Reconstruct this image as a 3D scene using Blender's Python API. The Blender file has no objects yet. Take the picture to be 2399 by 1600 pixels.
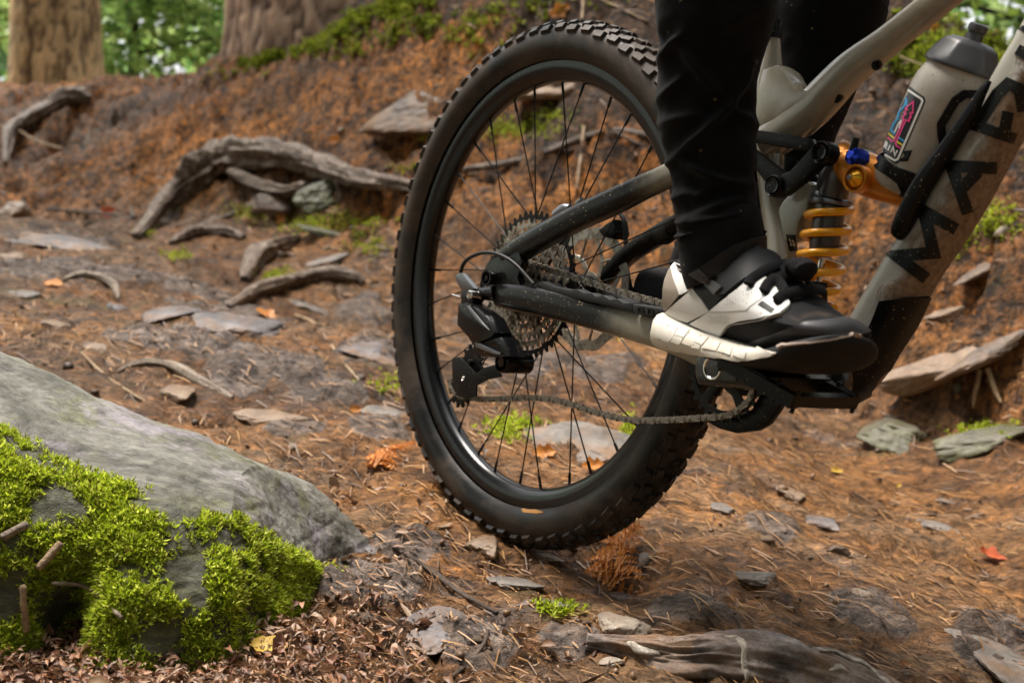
import bpy, bmesh, math, random
import numpy as np
from mathutils import Vector, Matrix, Quaternion
from mathutils.bvhtree import BVHTree
from mathutils.geometry import delaunay_2d_cdt

random.seed(7)
RNG = np.random.default_rng(7)
SC = bpy.context.scene
COL = SC.collection

# ------------------------------------------------------------------ camera
PW, PH, FPX = 2399.0, 1600.0, 2839.78          # pixel frame the lens was solved in
PITCH = math.radians(2.0)                      # looking 2 degrees down
CAM_R = np.array([1.0, 0, 0])
CAM_F = np.array([0, math.cos(PITCH), -math.sin(PITCH)])
CAM_U = np.array([0, math.sin(PITCH), math.cos(PITCH)])
cam_data = bpy.data.cameras.new('camera')
cam = bpy.data.objects.new('camera', cam_data)
COL.objects.link(cam)
cam.rotation_euler = (math.pi / 2 - PITCH, 0, 0)
cam_data.sensor_width = 36.0
cam_data.lens = 36.0 * FPX / PW
cam_data.clip_start = 0.05
cam_data.clip_end = 200
cam_data.dof.use_dof = True
cam_data.dof.focus_distance = 1.45
cam_data.dof.aperture_fstop = 5.6
SC.camera = cam

# ------------------------------------------------------------------ daylight
SUN_EL, SUN_AZ = math.radians(72), math.radians(-60)   # azimuth from +Y towards +X
world = bpy.data.worlds.new('World')
SC.world = world
world.use_nodes = True
wn = world.node_tree
sky = wn.nodes.new('ShaderNodeTexSky')
sky.sky_type = 'NISHITA'
sky.sun_disc = False
sky.sun_elevation = SUN_EL
sky.sun_rotation = SUN_AZ
sky.dust_density = 6.0
sky.ozone_density = 0.6
sky.air_density = 1.0
bg = wn.nodes['Background']
bg.inputs['Strength'].default_value = 0.15
hs = wn.nodes.new('ShaderNodeHueSaturation')           # high white overcast: little blue left
hs.inputs['Saturation'].default_value = 0.12
wn.links.new(sky.outputs['Color'], hs.inputs['Color'])
wn.links.new(hs.outputs['Color'], bg.inputs['Color'])
sun_data = bpy.data.lights.new('sun', 'SUN')
sun_data.energy = 2.6
sun_data.angle = math.radians(22)
sun_data.color = (1.0, 0.90, 0.79)
sun = bpy.data.objects.new('sun', sun_data)
COL.objects.link(sun)
_sd = Vector((math.sin(SUN_AZ) * math.cos(SUN_EL), math.cos(SUN_AZ) * math.cos(SUN_EL), math.sin(SUN_EL)))
sun.rotation_euler = _sd.to_track_quat('Z', 'Y').to_euler()
SC.view_settings.view_transform = 'Standard'
SC.view_settings.look = 'None'
SC.view_settings.exposure = 1.2
SC.view_settings.gamma = 1.0
SC.view_settings.use_curve_mapping = False

# ------------------------------------------------------------------ picking points in the real scene
def ray(px, py):
    """Direction (depth 1 along the view axis) of a photo pixel."""
    return CAM_F + (px - PW / 2) / FPX * CAM_R - (py - PH / 2) / FPX * CAM_U
def at(px, py, d):
    return ray(px, py) * d

# bicycle frame of reference: x forwards, y to its left, z up, origin at the rear axle
_P = [1.5236144709986994, 0.9397705027634184, -0.5277620590470896, 0.039419549797067334, -0.08084376612083834, 1.752038074243114]
def _rod(r):
    r = np.array(r); th = np.linalg.norm(r); k = r / th
    K = np.array([[0, -k[2], k[1]], [k[2], 0, -k[0]], [-k[1], k[0], 0]])
    return np.eye(3) + math.sin(th) * K + (1 - math.cos(th)) * K @ K
_C = np.stack([CAM_R, -CAM_U, CAM_F], 1)       # solved-camera axes -> world
BR = _C @ _rod(_P[:3])                         # bike axes (columns) in world
BT = _C @ np.array(_P[3:6])                    # rear axle in world
BIKE_M = Matrix([[*BR[i], BT[i]] for i in range(3)] + [[0, 0, 0, 1]])
def w2b(p): return BR.T @ (np.asarray(p) - BT)
def b2w(p): return BR @ np.asarray(p) + BT
BO = w2b((0, 0, 0))
def bk(px, py, y):
    """Bike-space point seen at a pixel on the plane y metres left of the frame's middle."""
    d = BR.T @ ray(px, py)
    return BO + d * ((y - BO[1]) / d[1])
def bscale(p):                                 # metres per pixel at a bike-space point
    return float(np.dot(b2w(p), CAM_F)) / FPX
def bpx(p):
    w = b2w(p); d = w @ CAM_F
    return PW / 2 + FPX * (w @ CAM_R) / d, PH / 2 - FPX * (w @ CAM_U) / d

# ------------------------------------------------------------------ noise (numpy)
def _h(i, j, k, s):
    n = (i.astype(np.int64) * 374761393 + j.astype(np.int64) * 668265263 + k.astype(np.int64) * 2147483647 + s * 1274126177) & 0xFFFFFFFF
    n = ((n ^ (n >> 13)) * 1274126177) & 0xFFFFFFFF
    n = (n ^ (n >> 16)) & 0xFFFFFFFF
    return n / 4294967295.0
def vnoise(P, s=0):
    P = np.asarray(P, float)
    f = np.floor(P); t = P - f; t = t * t * (3 - 2 * t); f = f.astype(np.int64)
    i, j, k = f[..., 0], f[..., 1], f[..., 2]
    x, y, z = t[..., 0], t[..., 1], t[..., 2]
    def L(a, b, w): return a + (b - a) * w
    a = L(_h(i, j, k, s), _h(i + 1, j, k, s), x); b = L(_h(i, j + 1, k, s), _h(i + 1, j + 1, k, s), x)
    c = L(_h(i, j, k + 1, s), _h(i + 1, j, k + 1, s), x); d = L(_h(i, j + 1, k + 1, s), _h(i + 1, j + 1, k + 1, s), x)
    return L(L(a, b, y), L(c, d, y), z) * 2 - 1
def fbm(P, o=4, s=0, g=0.5):
    P = np.asarray(P, float); r = 0; a = 1.0; tot = 0
    for q in range(o):
        r = r + a * vnoise(P * 2 ** q + 17.3 * q, s + q); tot += a; a *= g
    return r / tot

# ------------------------------------------------------------------ objects
def tag(o, label=None, cat=None, group=None, kind=None):
    if label: o['label'] = label
    if cat: o['category'] = cat
    if group: o['group'] = group
    if kind: o['kind'] = kind
    return o
def empty(name, loc=(0, 0, 0)):
    o = bpy.data.objects.new(name, None); o.empty_display_size = 0.05
    COL.objects.link(o); o.location = loc
    return o
def mesh_obj(name, V, F, mat, parent=None, smooth=True, auto=None):
    """V (n,3), F list of faces or (m,k) array -> one linked mesh object."""
    me = bpy.data.meshes.new(name)
    if isinstance(F, np.ndarray):
        V = np.ascontiguousarray(V, np.float32); m, k = F.shape
        me.vertices.add(len(V)); me.vertices.foreach_set('co', V.ravel())
        me.loops.add(m * k); me.loops.foreach_set('vertex_index', np.ascontiguousarray(F, np.int32).ravel())
        me.polygons.add(m); me.polygons.foreach_set('loop_start', np.arange(0, m * k, k, dtype=np.int32))
        me.update(calc_edges=True); me.validate()
    else:
        me.from_pydata([tuple(map(float, v)) for v in V], [], [tuple(int(i) for i in f) for f in F]); me.update()
    if smooth: me.polygons.foreach_set('use_smooth', np.ones(len(me.polygons), bool))
    if auto is not None and smooth:
        me.set_sharp_from_angle(angle=math.radians(auto))
    if mat is not None:
        for m_ in (mat if isinstance(mat, (list, tuple)) else [mat]): me.materials.append(m_)
    o = bpy.data.objects.new(name, me); COL.objects.link(o)
    if parent is not None: o.parent = parent
    return o
def link_copy(src, parent=None, name=None):
    c = src.copy(); COL.objects.link(c); c.parent = parent
    return c

class MB:
    """Collects shapes for one mesh."""
    def __init__(s): s.V = []; s.F = []
    def add(s, V, F):
        n = len(s.V); s.V.extend([tuple(map(float, v)) for v in V]); s.F.extend([tuple(int(i) + n for i in f) for f in F]); return s
    def build(s, name, mat, parent=None, smooth=True, auto=40):
        return mesh_obj(name, s.V, s.F, mat, parent, smooth, auto)
    def bvh(s): return BVHTree.FromPolygons([Vector(v) for v in s.V], s.F)

def _n(v):
    v = np.asarray(v, float); l = np.linalg.norm(v); return v / l if l > 1e-12 else v
def tube(pts, rad, n=16, up=(0, 1, 0), caps=True, power=2.0, closed=False, rot=0.0):
    """Loft of super-elliptic rings; rad is r or (across, along up) per point."""
    pts = np.asarray(pts, float); m = len(pts)
    rad = np.asarray(rad, float)
    if rad.ndim == 0: rad = np.full((m, 2), float(rad))
    elif rad.ndim == 1: rad = np.stack([rad, rad], 1)
    up = np.asarray(up, float); V = []; F = []
    for i in range(m):
        if closed: t = pts[(i + 1) % m] - pts[i - 1]
        else: t = pts[min(i + 1, m - 1)] - pts[max(i - 1, 0)]
        t = _n(t); u = up - t * (up @ t); u = _n(u); s = np.cross(t, u); up = u if rot == 0 and not np.allclose(u, 0) else up
        for j in range(n):
            a = 2 * math.pi * j / n + rot
            c, q = math.cos(a), math.sin(a)
            if power != 2.0:
                c = math.copysign(abs(c) ** (2 / power), c); q = math.copysign(abs(q) ** (2 / power), q)
            V.append(pts[i] + s * rad[i][0] * c + u * rad[i][1] * q)
    mm = m if closed else m - 1
    for i in range(mm):
        for j in range(n):
            a = i * n + j; b = i * n + (j + 1) % n; i2 = ((i + 1) % m) * n
            F.append((i2 + j, i2 + (j + 1) % n, b, a))
    if caps and not closed:
        V.append(pts[0]); V.append(pts[-1]); c0 = m * n
        for j in range(n):
            F.append((j, (j + 1) % n, c0)); F.append(((m - 1) * n + (j + 1) % n, (m - 1) * n + j, c0 + 1))
    return V, F
def spline(pts, k=8):
    """Catmull-Rom through points (any dimension)."""
    P = np.asarray(pts, float); P = np.vstack([2 * P[0] - P[1], P, 2 * P[-1] - P[-2]]); out = []
    for i in range(1, len(P) - 2):
        for q in range(k):
            t = q / k; a, b, c, d = P[i - 1], P[i], P[i + 1], P[i + 2]
            out.append(0.5 * ((2 * b) + (c - a) * t + (2 * a - 5 * b + 4 * c - d) * t * t + (3 * b - a - 3 * c + d) * t ** 3))
    out.append(P[-2]); return np.array(out)
def lathe(profile, o=(0, 0, 0), axis=(0, 1, 0), n=48, closed=False):
    """profile [(radius, along axis)] spun round the axis through o."""
    ax = _n(axis); u = _n(np.cross(ax, (0.13, 0.2, 0.97))); w = np.cross(ax, u); o = np.asarray(o, float)
    V = []; F = []; m = len(profile)
    for r, h in profile:
        for j in range(n):
            a = 2 * math.pi * j / n
            V.append(o + ax * h + (u * math.cos(a) + w * math.sin(a)) * r)
    for i in range(m if closed else m - 1):
        for j in range(n):
            i2 = (i + 1) % m
            F.append((i * n + j, i * n + (j + 1) % n, i2 * n + (j + 1) % n, i2 * n + j))
    return V, F
def box(c, s, M=None):
    c = np.asarray(c, float); s = np.asarray(s, float) / 2
    V = [np.array([x, y, z]) * s for x in (-1, 1) for y in (-1, 1) for z in (-1, 1)]
    if M is not None: V = [M @ v for v in V]
    return [c + v for v in V], [(0, 1, 3, 2), (4, 6, 7, 5), (0, 4, 5, 1), (2, 3, 7, 6), (0, 2, 6, 4), (1, 5, 7, 3)]
def prism(poly, d0, d1, bevel=0.0):
    """Closed polygon of 3-D points extruded from +d0 to +d1, edges of both faces bevelled."""
    bm = bmesh.new(); d0 = np.asarray(d0, float); d1 = np.asarray(d1, float)
    vs = [bm.verts.new(tuple(np.asarray(p) + d0)) for p in poly]
    f = bm.faces.new(vs)
    r = bmesh.ops.extrude_face_region(bm, geom=[f])
    nv = [g for g in r['geom'] if isinstance(g, bmesh.types.BMVert)]
    for v in nv: v.co += Vector(tuple(d1 - d0))
    bmesh.ops.recalc_face_normals(bm, faces=bm.faces)
    if bevel:
        ed = [e for e in bm.edges if len(e.link_faces) == 2 and max(len(x.verts) for x in e.link_faces) == len(poly) and min(len(x.verts) for x in e.link_faces) == 4] if len(poly) != 4 else list(bm.edges)
        bmesh.ops.bevel(bm, geom=ed, offset=bevel, segments=2, affect='EDGES', profile=0.6, clamp_overlap=True)
    bmesh.ops.triangulate(bm, faces=[x for x in bm.faces if len(x.verts) > 4])
    bm.verts.index_update()
    V = [tuple(v.co) for v in bm.verts]; F = [tuple(v.index for v in x.verts) for x in bm.faces]
    bm.free(); return V, F
def plate(polypx, y, t, bevel=0.0015):
    """Pixel outline cut from sheet: front face y - t/2, back face y + t/2 (bike space)."""
    P = [bk(a, b, y - t / 2) for a, b in polypx]
    return prism(P, (0, 0, 0), (0, t, 0), bevel)
def ngon(px, py, r, n=20, ry=None, a0=0):
    ry = ry or r
    return [(px + r * math.cos(a0 + 2 * math.pi * i / n), py + ry * math.sin(a0 + 2 * math.pi * i / n)) for i in range(n)]
def stroke(pts, w):
    """Thick polyline -> outline polygon with mitred joints (2-D)."""
    P = np.asarray(pts, float); L = []; R = []
    for i in range(len(P)):
        d0 = _n(P[i] - P[i - 1]) if i > 0 else _n(P[1] - P[0])
        d1 = _n(P[i + 1] - P[i]) if i < len(P) - 1 else d0
        n0 = np.array([-d0[1], d0[0]]); n1 = np.array([-d1[1], d1[0]])
        m = _n(n0 + n1) if np.linalg.norm(n0 + n1) > 0.1 else n0
        k = min(w / 2 / max(m @ n0, 0.35), w * 1.3)
        L.append(P[i] + m * k); R.append(P[i] - m * k)
    return [tuple(p) for p in L] + [tuple(p) for p in R[::-1]]
def inpoly(x, y, poly):
    P = np.asarray(poly); c = np.zeros(len(x), bool); j = len(P) - 1
    for i in range(len(P)):
        xi, yi = P[i]; xj, yj = P[j]
        m = ((yi > y) != (yj > y)) & (x < (xj - xi) * (y - yi) / (yj - yi + 1e-12) + xi)
        c ^= m; j = i
    return c
def panel(polypx, bvh, lift=0.001, step=5.0, sink=0.002, edge_only=False):
    """A skin lying on a surface (bike space): the outline is cut on the surface where the pixel outline falls."""
    P = np.asarray(polypx, float); B = []
    for i in range(len(P)):
        a, b = P[i], P[(i + 1) % len(P)]; k = max(1, int(np.linalg.norm(b - a) / step))
        for q in range(k): B.append(a + (b - a) * q / k)
    B = np.array(B); nb = len(B)
    x0, y0 = P.min(0); x1, y1 = P.max(0)
    gx, gy = np.meshgrid(np.arange(x0, x1, step), np.arange(y0, y1, step * 0.87))
    gx[1::2] += step / 2
    G = np.stack([gx.ravel(), gy.ravel()], 1); G = G[inpoly(G[:, 0], G[:, 1], P)]
    if len(G):
        a = B; b = np.roll(B, -1, 0); d = b - a
        dist = np.full(len(G), 1e9)
        for q in range(nb):
            u = np.clip(((G - a[q]) @ d[q]) / (d[q] @ d[q] + 1e-9), 0, 1)
            dist = np.minimum(dist, np.linalg.norm(G - a[q] - u[:, None] * d[q], axis=1))
        G = G[dist > step * 0.45]
    pts = np.vstack([B, G]) if len(G) else B
    res = delaunay_2d_cdt([Vector(p) for p in pts], [], [list(range(nb))], 1, 1e-4)
    v2, faces = res[0], res[2]
    V = []; N = []; ok = []
    o = Vector(BO)
    last = 0.0
    for p in v2:
        d = Vector(BR.T @ ray(p[0], p[1])).normalized()
        h = bvh.ray_cast(o, d)
        if h[0] is None:
            q = o + d * (last or 1.2); h2 = bvh.find_nearest(q); loc, nr = h2[0], h2[1]
        else: loc, nr = h[0], h[1]; last = h[3]
        if nr.dot(d) > 0: nr = -nr
        V.append(np.array(loc)); N.append(np.array(nr))
    V = np.array(V); N = np.array(N)
    F = [tuple(f) for f in faces]
    # smooth the lift direction
    acc = N.copy()
    for f in F:
        m_ = N[list(f)].mean(0)
        for i in f: acc[i] += m_
    N = acc / (np.linalg.norm(acc, axis=1)[:, None] + 1e-12)
    n = len(V); top = V + N * lift; bot = V - N * sink
    cnt = {}
    for f in F:
        for a, b in zip(f, f[1:] + f[:1]): cnt[(a, b)] = cnt.get((a, b), 0) + 1
    E_ = [(a, b) for (a, b) in cnt if (b, a) not in cnt]
    FF = []
    # face orientation towards the viewer
    for f in F:
        nn = np.cross(V[f[1]] - V[f[0]], V[f[2]] - V[f[0]])
        FF.append(f if nn @ N[f[0]] >= 0 else f[::-1])
    for a, b in E_: FF.append((a, b, n + b, n + a))
    return list(top) + list(bot), FF

# ------------------------------------------------------------------ materials
def new_mat(name):
    m = bpy.data.materials.new(name); m.use_nodes = True
    return m, m.node_tree.nodes, m.node_tree.links, m.node_tree.nodes['Principled BSDF']
def _noise(N, L, scale, detail=4, rough=0.6, coord='Object', dist=0.0, vec=None):
    t = N.new('ShaderNodeTexNoise'); t.inputs['Scale'].default_value = scale; t.inputs['Detail'].default_value = detail
    t.inputs['Roughness'].default_value = rough; t.inputs['Distortion'].default_value = dist
    if vec is None:
        c = N.new('ShaderNodeTexCoord'); vec = c.outputs[coord]
    L.new(vec, t.inputs['Vector']); return t
def _ramp(N, L, fac, stops):
    r = N.new('ShaderNodeValToRGB'); e = r.color_ramp.elements
    while len(e) < len(stops): e.new(0.5)
    for q, (p, c) in zip(e, stops):
        q.position = p; q.color = (*c, 1) if len(c) == 3 else c
    L.new(fac, r.inputs['Fac']); return r
def _mix(N, L, fac, a, b, mode='MIX'):
    m = N.new('ShaderNodeMix'); m.data_type = 'RGBA'; m.blend_type = mode
    for s, v in ((m.inputs['Factor'], fac), (m.inputs['A'], a), (m.inputs['B'], b)):
        if isinstance(v, (int, float)): s.default_value = v
        elif isinstance(v, tuple): s.default_value = (*v, 1) if len(v) == 3 else v
        else: L.new(v, s)
    return m.outputs['Result']
def _bump(N, L, b, h, strength, dist=0.01, prev=None):
    n = N.new('ShaderNodeBump'); n.inputs['Strength'].default_value = strength; n.inputs['Distance'].default_value = dist
    L.new(h, n.inputs['Height'])
    if prev is not None: L.new(prev, n.inputs['Normal'])
    L.new(n.outputs['Normal'], b.inputs['Normal']); return n.outputs['Normal']
def mat(name, col, rough=0.5, metal=0.0, var=None, bump=None, specks=None, coat=0.0, spec=0.5, mud=None, fade=None):
    """var (scale, colour, lo, hi) large colour variation; bump (scale, strength, distance);
    specks (scale, size, colour) dried mud spots; mud (scale, lo, hi, colour) mud film;
    fade (x0, x1, colour): second paint colour along the bike's length."""
    m, N, L, b = new_mat(name)
    b.inputs['Roughness'].default_value = rough; b.inputs['Metallic'].default_value = metal
    b.inputs['Coat Weight'].default_value = coat; b.inputs['Coat Roughness'].default_value = 0.12
    b.inputs['Specular IOR Level'].default_value = spec
    c = (*col, 1)
    cur = None
    if fade:
        tc = N.new('ShaderNodeTexCoord'); sx = N.new('ShaderNodeSeparateXYZ'); L.new(tc.outputs['Object'], sx.inputs[0])
        nz = _noise(N, L, 60, 3)
        ad = N.new('ShaderNodeMath'); ad.operation = 'MULTIPLY_ADD'; L.new(nz.outputs['Fac'], ad.inputs[0]); ad.inputs[1].default_value = 0.03; L.new(sx.outputs['X'], ad.inputs[2])
        mr = N.new('ShaderNodeMapRange'); L.new(ad.outputs[0], mr.inputs['Value'])
        mr.inputs['From Min'].default_value = fade[0] + 0.015; mr.inputs['From Max'].default_value = fade[1] + 0.015
        mr.interpolation_type = 'SMOOTHSTEP'
        cur = _mix(N, L, mr.outputs[0], c, fade[2])
    if var:
        t = _noise(N, L, var[0], 6, 0.65); r = _ramp(N, L, t.outputs['Fac'], [(var[2], (0, 0, 0)), (var[3], (1, 1, 1))])
        cur = _mix(N, L, r.outputs['Color'], cur if cur is not None else c, var[1])
    if mud:
        t = _noise(N, L, mud[0], 8, 0.7, dist=0.6); r = _ramp(N, L, t.outputs['Fac'], [(mud[1], (0, 0, 0)), (mud[2], (1, 1, 1))])
        cur = _mix(N, L, r.outputs['Color'], cur if cur is not None else c, mud[3])
        rr = _mix(N, L, r.outputs['Color'], (rough,) * 3, (0.85,) * 3); L.new(rr, b.inputs['Roughness'])
    if specks:
        v = N.new('ShaderNodeTexVoronoi'); v.inputs['Scale'].default_value = specks[0]; v.inputs['Randomness'].default_value = 1
        tc = N.new('ShaderNodeTexCoord'); L.new(tc.outputs['Object'], v.inputs['Vector'])
        rnd = N.new('ShaderNodeMath'); rnd.operation = 'MULTIPLY'; sp = N.new('ShaderNodeSeparateColor'); L.new(v.outputs['Color'], sp.inputs[0])
        pw = N.new('ShaderNodeMath'); pw.operation = 'POWER'; L.new(sp.outputs[0], pw.inputs[0]); pw.inputs[1].default_value = 4.0
        L.new(pw.outputs[0], rnd.inputs[0]); rnd.inputs[1].default_value = specks[1]
        lt = N.new('ShaderNodeMath'); lt.operation = 'LESS_THAN'; L.new(v.outputs['Distance'], lt.inputs[0]); L.new(rnd.outputs[0], lt.inputs[1])
        cur = _mix(N, L, lt.outputs[0], cur if cur is not None else c, specks[2])
    if cur is not None: L.new(cur, b.inputs['Base Color'])
    else: b.inputs['Base Color'].default_value = c
    if bump:
        t = _noise(N, L, bump[0], 5, 0.6); _bump(N, L, b, t.outputs['Fac'], bump[1], bump[2] if len(bump) > 2 else 0.002)
    return m
MUDC = (0.17, 0.105, 0.058)
# ================================================================== GROUND
def zplane(x, y): return -0.345 - 0.106 * (x + 0.03) + 0.17 * (y - 1.81)
FOOT = np.array([at(a, b, d) for a, b, d in [(0, 520, 5.2), (350, 520, 5.0), (700, 500, 4.6), (1000, 650, 4.0), (1300, 740, 3.7), (1700, 850, 3.3), (2100, 950, 2.93), (2399, 1010, 2.6)]])
CREST = np.array([at(a, b, d) for a, b, d in [(-500, 230, 8.0), (0, 200, 7.0), (240, 208, 6.8), (500, 165, 6.3), (750, 88, 5.6), (850, 20, 5.3), (1100, -150, 5.0), (1500, -320, 4.6), (1850, -220, 4.3), (2150, 25, 4.1), (2399, 135, 3.8)]])
FX = np.r_[-8.0, -4.0, FOOT[:, 0], 1.5, 2.2, 5.0]; FY = np.r_[6.5, 5.6, FOOT[:, 1], 2.1, 1.5, -0.5]
ctl = []
for x in np.linspace(-6, 4, 15):
    for y in np.linspace(-4, 5.2, 14):
        if y < np.interp(x, FX, FY) - 0.25: ctl.append((x, y, zplane(x, y)))
for p in FOOT: ctl.append(tuple(p))
for p in CREST:
    ctl.append(tuple(p)); ctl.append((p[0] * 1.1, p[1] + 0.7, p[2] + 0.03)); ctl.append((p[0] * 1.3, p[1] + 2.6, p[2] - 0.05)); ctl.append((p[0] * 1.8, p[1] + 7, p[2] + 0.1))
# the face of the bank between foot and crest
for a, b, d in [(120, 330, 6.1), (420, 330, 5.7), (700, 260, 5.2), (960, 320, 4.6), (1240, 330, 4.15), (1240, 520, 3.9), (1450, 280, 4.0), (1500, 560, 3.62), (1960, 330, 3.7), (2000, 640, 3.25), (2300, 420, 3.2), (2300, 760, 2.85), (1700, 300, 3.95)]:
    ctl.append(tuple(at(a, b, d)))
for p in [(2.3, 2.9, 1.1), (3.2, 2.4, 1.2), (2.0, 2.0, 0.0), (5, 1.5, 1.3), (5, 4, 1.8), (-9, 8.5, 1.6), (-9, 12, 2.0), (9, 0, 1.4), (9, 9, 2), (-2, 16, 1.8), (6, 16, 2)]: ctl.append(p)
ctl = np.array(ctl)
def _tps(r): return np.where(r > 1e-9, r * r * np.log(r + 1e-12), 0)
_n_ = len(ctl)
_A = np.zeros((_n_ + 3, _n_ + 3)); _d = np.linalg.norm(ctl[:, None, :2] - ctl[None, :, :2], axis=2)
_A[:_n_, :_n_] = _tps(_d) + np.eye(_n_) * 0.004
_A[:_n_, _n_] = 1; _A[:_n_, _n_ + 1:] = ctl[:, :2]; _A[_n_, :_n_] = 1; _A[_n_ + 1:, :_n_] = ctl[:, :2].T
_wt = np.linalg.solve(_A, np.r_[ctl[:, 2], 0, 0, 0])
def _axis(segs):
    out = []
    for a, b, h in segs: out.append(np.arange(a, b, h))
    return np.unique(np.round(np.concatenate(out), 5))
GX = _axis([(-40, -6, 2.0), (-6, -2.8, 0.05), (-2.8, -1.2, 0.016), (-1.2, 1.7, 0.0105), (1.7, 2.6, 0.03), (2.6, 6, 0.15), (6, 41, 2.5)])
GY = _axis([(-40, -3, 2.5), (-3, 0.6, 0.12), (0.6, 2.2, 0.0095), (2.2, 3.4, 0.013), (3.4, 5.2, 0.014), (5.2, 7.4, 0.02), (7.4, 12, 0.15), (12, 42, 2.5)])
_gx, _gy = np.meshgrid(GX, GY)
_q = np.stack([np.clip(_gx.ravel(), -10, 10), np.clip(_gy.ravel(), -5, 17)], 1)
gz = np.empty(len(_q))
for s in range(0, len(_q), 20000):
    e = _q[s:s + 20000]
    gz[s:s + 20000] = _tps(np.linalg.norm(e[:, None] - ctl[None, :, :2], axis=2)) @ _wt[:_n_] + _wt[_n_] + e @ _wt[_n_ + 1:]
_P3 = np.stack([_q[:, 0], _q[:, 1], gz], 1)
bank = np.clip((_q[:, 1] - np.interp(_q[:, 0], FX, FY)) / 0.5 + 0.4, 0, 1)
near = np.exp(-(np.maximum(np.abs(_q[:, 0]) - 2.5, 0) ** 2) / 8)
def _soil(P, bank):
    big = fbm(P * 2.6, 3, 3); mid = fbm(P * 8.0, 3, 11); b1 = 1 - np.abs(vnoise(P * 15, 5)) * 2; fine = fbm(P * 42, 3, 21); b2 = np.abs(vnoise(P * 30 + 3, 8))
    S = np.stack([(P[:, 0] * 0.59 - P[:, 1] * 0.81) * 9, (P[:, 0] * 0.81 + P[:, 1] * 0.59) * 21, P[:, 2] * 12], 1)
    t = -0.035 * np.clip(fbm(S, 3, 51) - 0.16, 0, 1) - 0.03 * np.clip(fbm(S * 2.1, 2, 53) - 0.2, 0, 1) + 0.024 * big + 0.013 * mid + 0.006 * b1 + 0.007 * fine + 0.008 * b2
    b3 = np.clip(np.abs(vnoise(P * 22 + 9, 33)) * 2.2, 0, 1)
    k = 0.10 * big + 0.06 * mid + 0.024 * b1 + 0.022 * fine + 0.020 * b2 + 0.022 * b3 - 0.20 * np.clip(fbm(P * 6.5, 3, 44) - 0.10, 0, 1) - 0.10 * np.clip(fbm(P * 15, 2, 47) - 0.18, 0, 1)
    return t * (1 - bank) + k * bank
gz = gz + _soil(_P3, bank)
GZ = gz.reshape(len(GY), len(GX))
def H(x, y):
    x = np.clip(np.asarray(x, float), GX[0], GX[-1] - 1e-6); y = np.clip(np.asarray(y, float), GY[0], GY[-1] - 1e-6)
    i = np.clip(np.searchsorted(GX, x, 'right') - 1, 0, len(GX) - 2); j = np.clip(np.searchsorted(GY, y, 'right') - 1, 0, len(GY) - 2)
    u = (x - GX[i]) / (GX[i + 1] - GX[i]); v = (y - GY[j]) / (GY[j + 1] - GY[j])
    return GZ[j, i] * (1 - u) * (1 - v) + GZ[j, i + 1] * u * (1 - v) + GZ[j + 1, i] * (1 - u) * v + GZ[j + 1, i + 1] * u * v
def Hn(x, y, e=0.03):
    x = np.asarray(x, float); y = np.asarray(y, float)
    a = (H(x + e, y) - H(x - e, y)) / (2 * e); b = (H(x, y + e) - H(x, y - e)) / (2 * e)
    n = np.stack([-a, -b, np.ones_like(a)], -1); return n / np.linalg.norm(n, axis=-1, keepdims=True)
_ts = np.concatenate([np.arange(0.6, 3, 0.003), np.arange(3, 9, 0.008)])
def hit(px, py, ysoft=None):
    """Where the sight line through a photo pixel meets the ground."""
    r = ray(px, py); Q = r[None] * _ts[:, None]
    below = Q[:, 2] < H(Q[:, 0], Q[:, 1])
    k = int(np.argmax(below)) if below.any() else len(_ts) - 1
    return Q[k]
# hollows under ledges and roots, seen in the photo as dark pockets
for _px, _py, _rpx, _dep in [(960, 322, 50, 0.10), (1010, 300, 40, 0.08), (1255, 262, 38, 0.14), (1300, 200, 40, 0.12), (1380, 285, 30, 0.07), (1280, 412, 45, 0.08), (2195, 962, 62, 0.13), (2290, 930, 50, 0.13), (2030, 960, 18, 0.05), (640, 470, 55, 0.20), (700, 470, 50, 0.16), (830, 478, 55, 0.18), (900, 478, 45, 0.16),
                             (530, 470, 45, 0.18), (110, 460, 50, 0.06), (150, 300, 40, 0.16), (90, 335, 50, 0.14), (230, 965, 34, 0.06), (1350, 1300, 60, 0.035), (1480, 1330, 70, 0.04), (2320, 560, 26, 0.07), (1180, 120, 40, 0.08), (1040, 135, 34, 0.07), (1560, 640, 40, 0.06), (1990, 700, 50, 0.07), (2240, 700, 40, 0.08)]:
    _c = hit(_px, _py); _r = _rpx * (_c @ CAM_F) / FPX
    _d2 = (_gx - _c[0]) ** 2 + (_gy - _c[1]) ** 2 + (GZ - _c[2]) ** 2
    GZ -= _dep * np.exp(-_d2 / _r ** 2)
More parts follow.
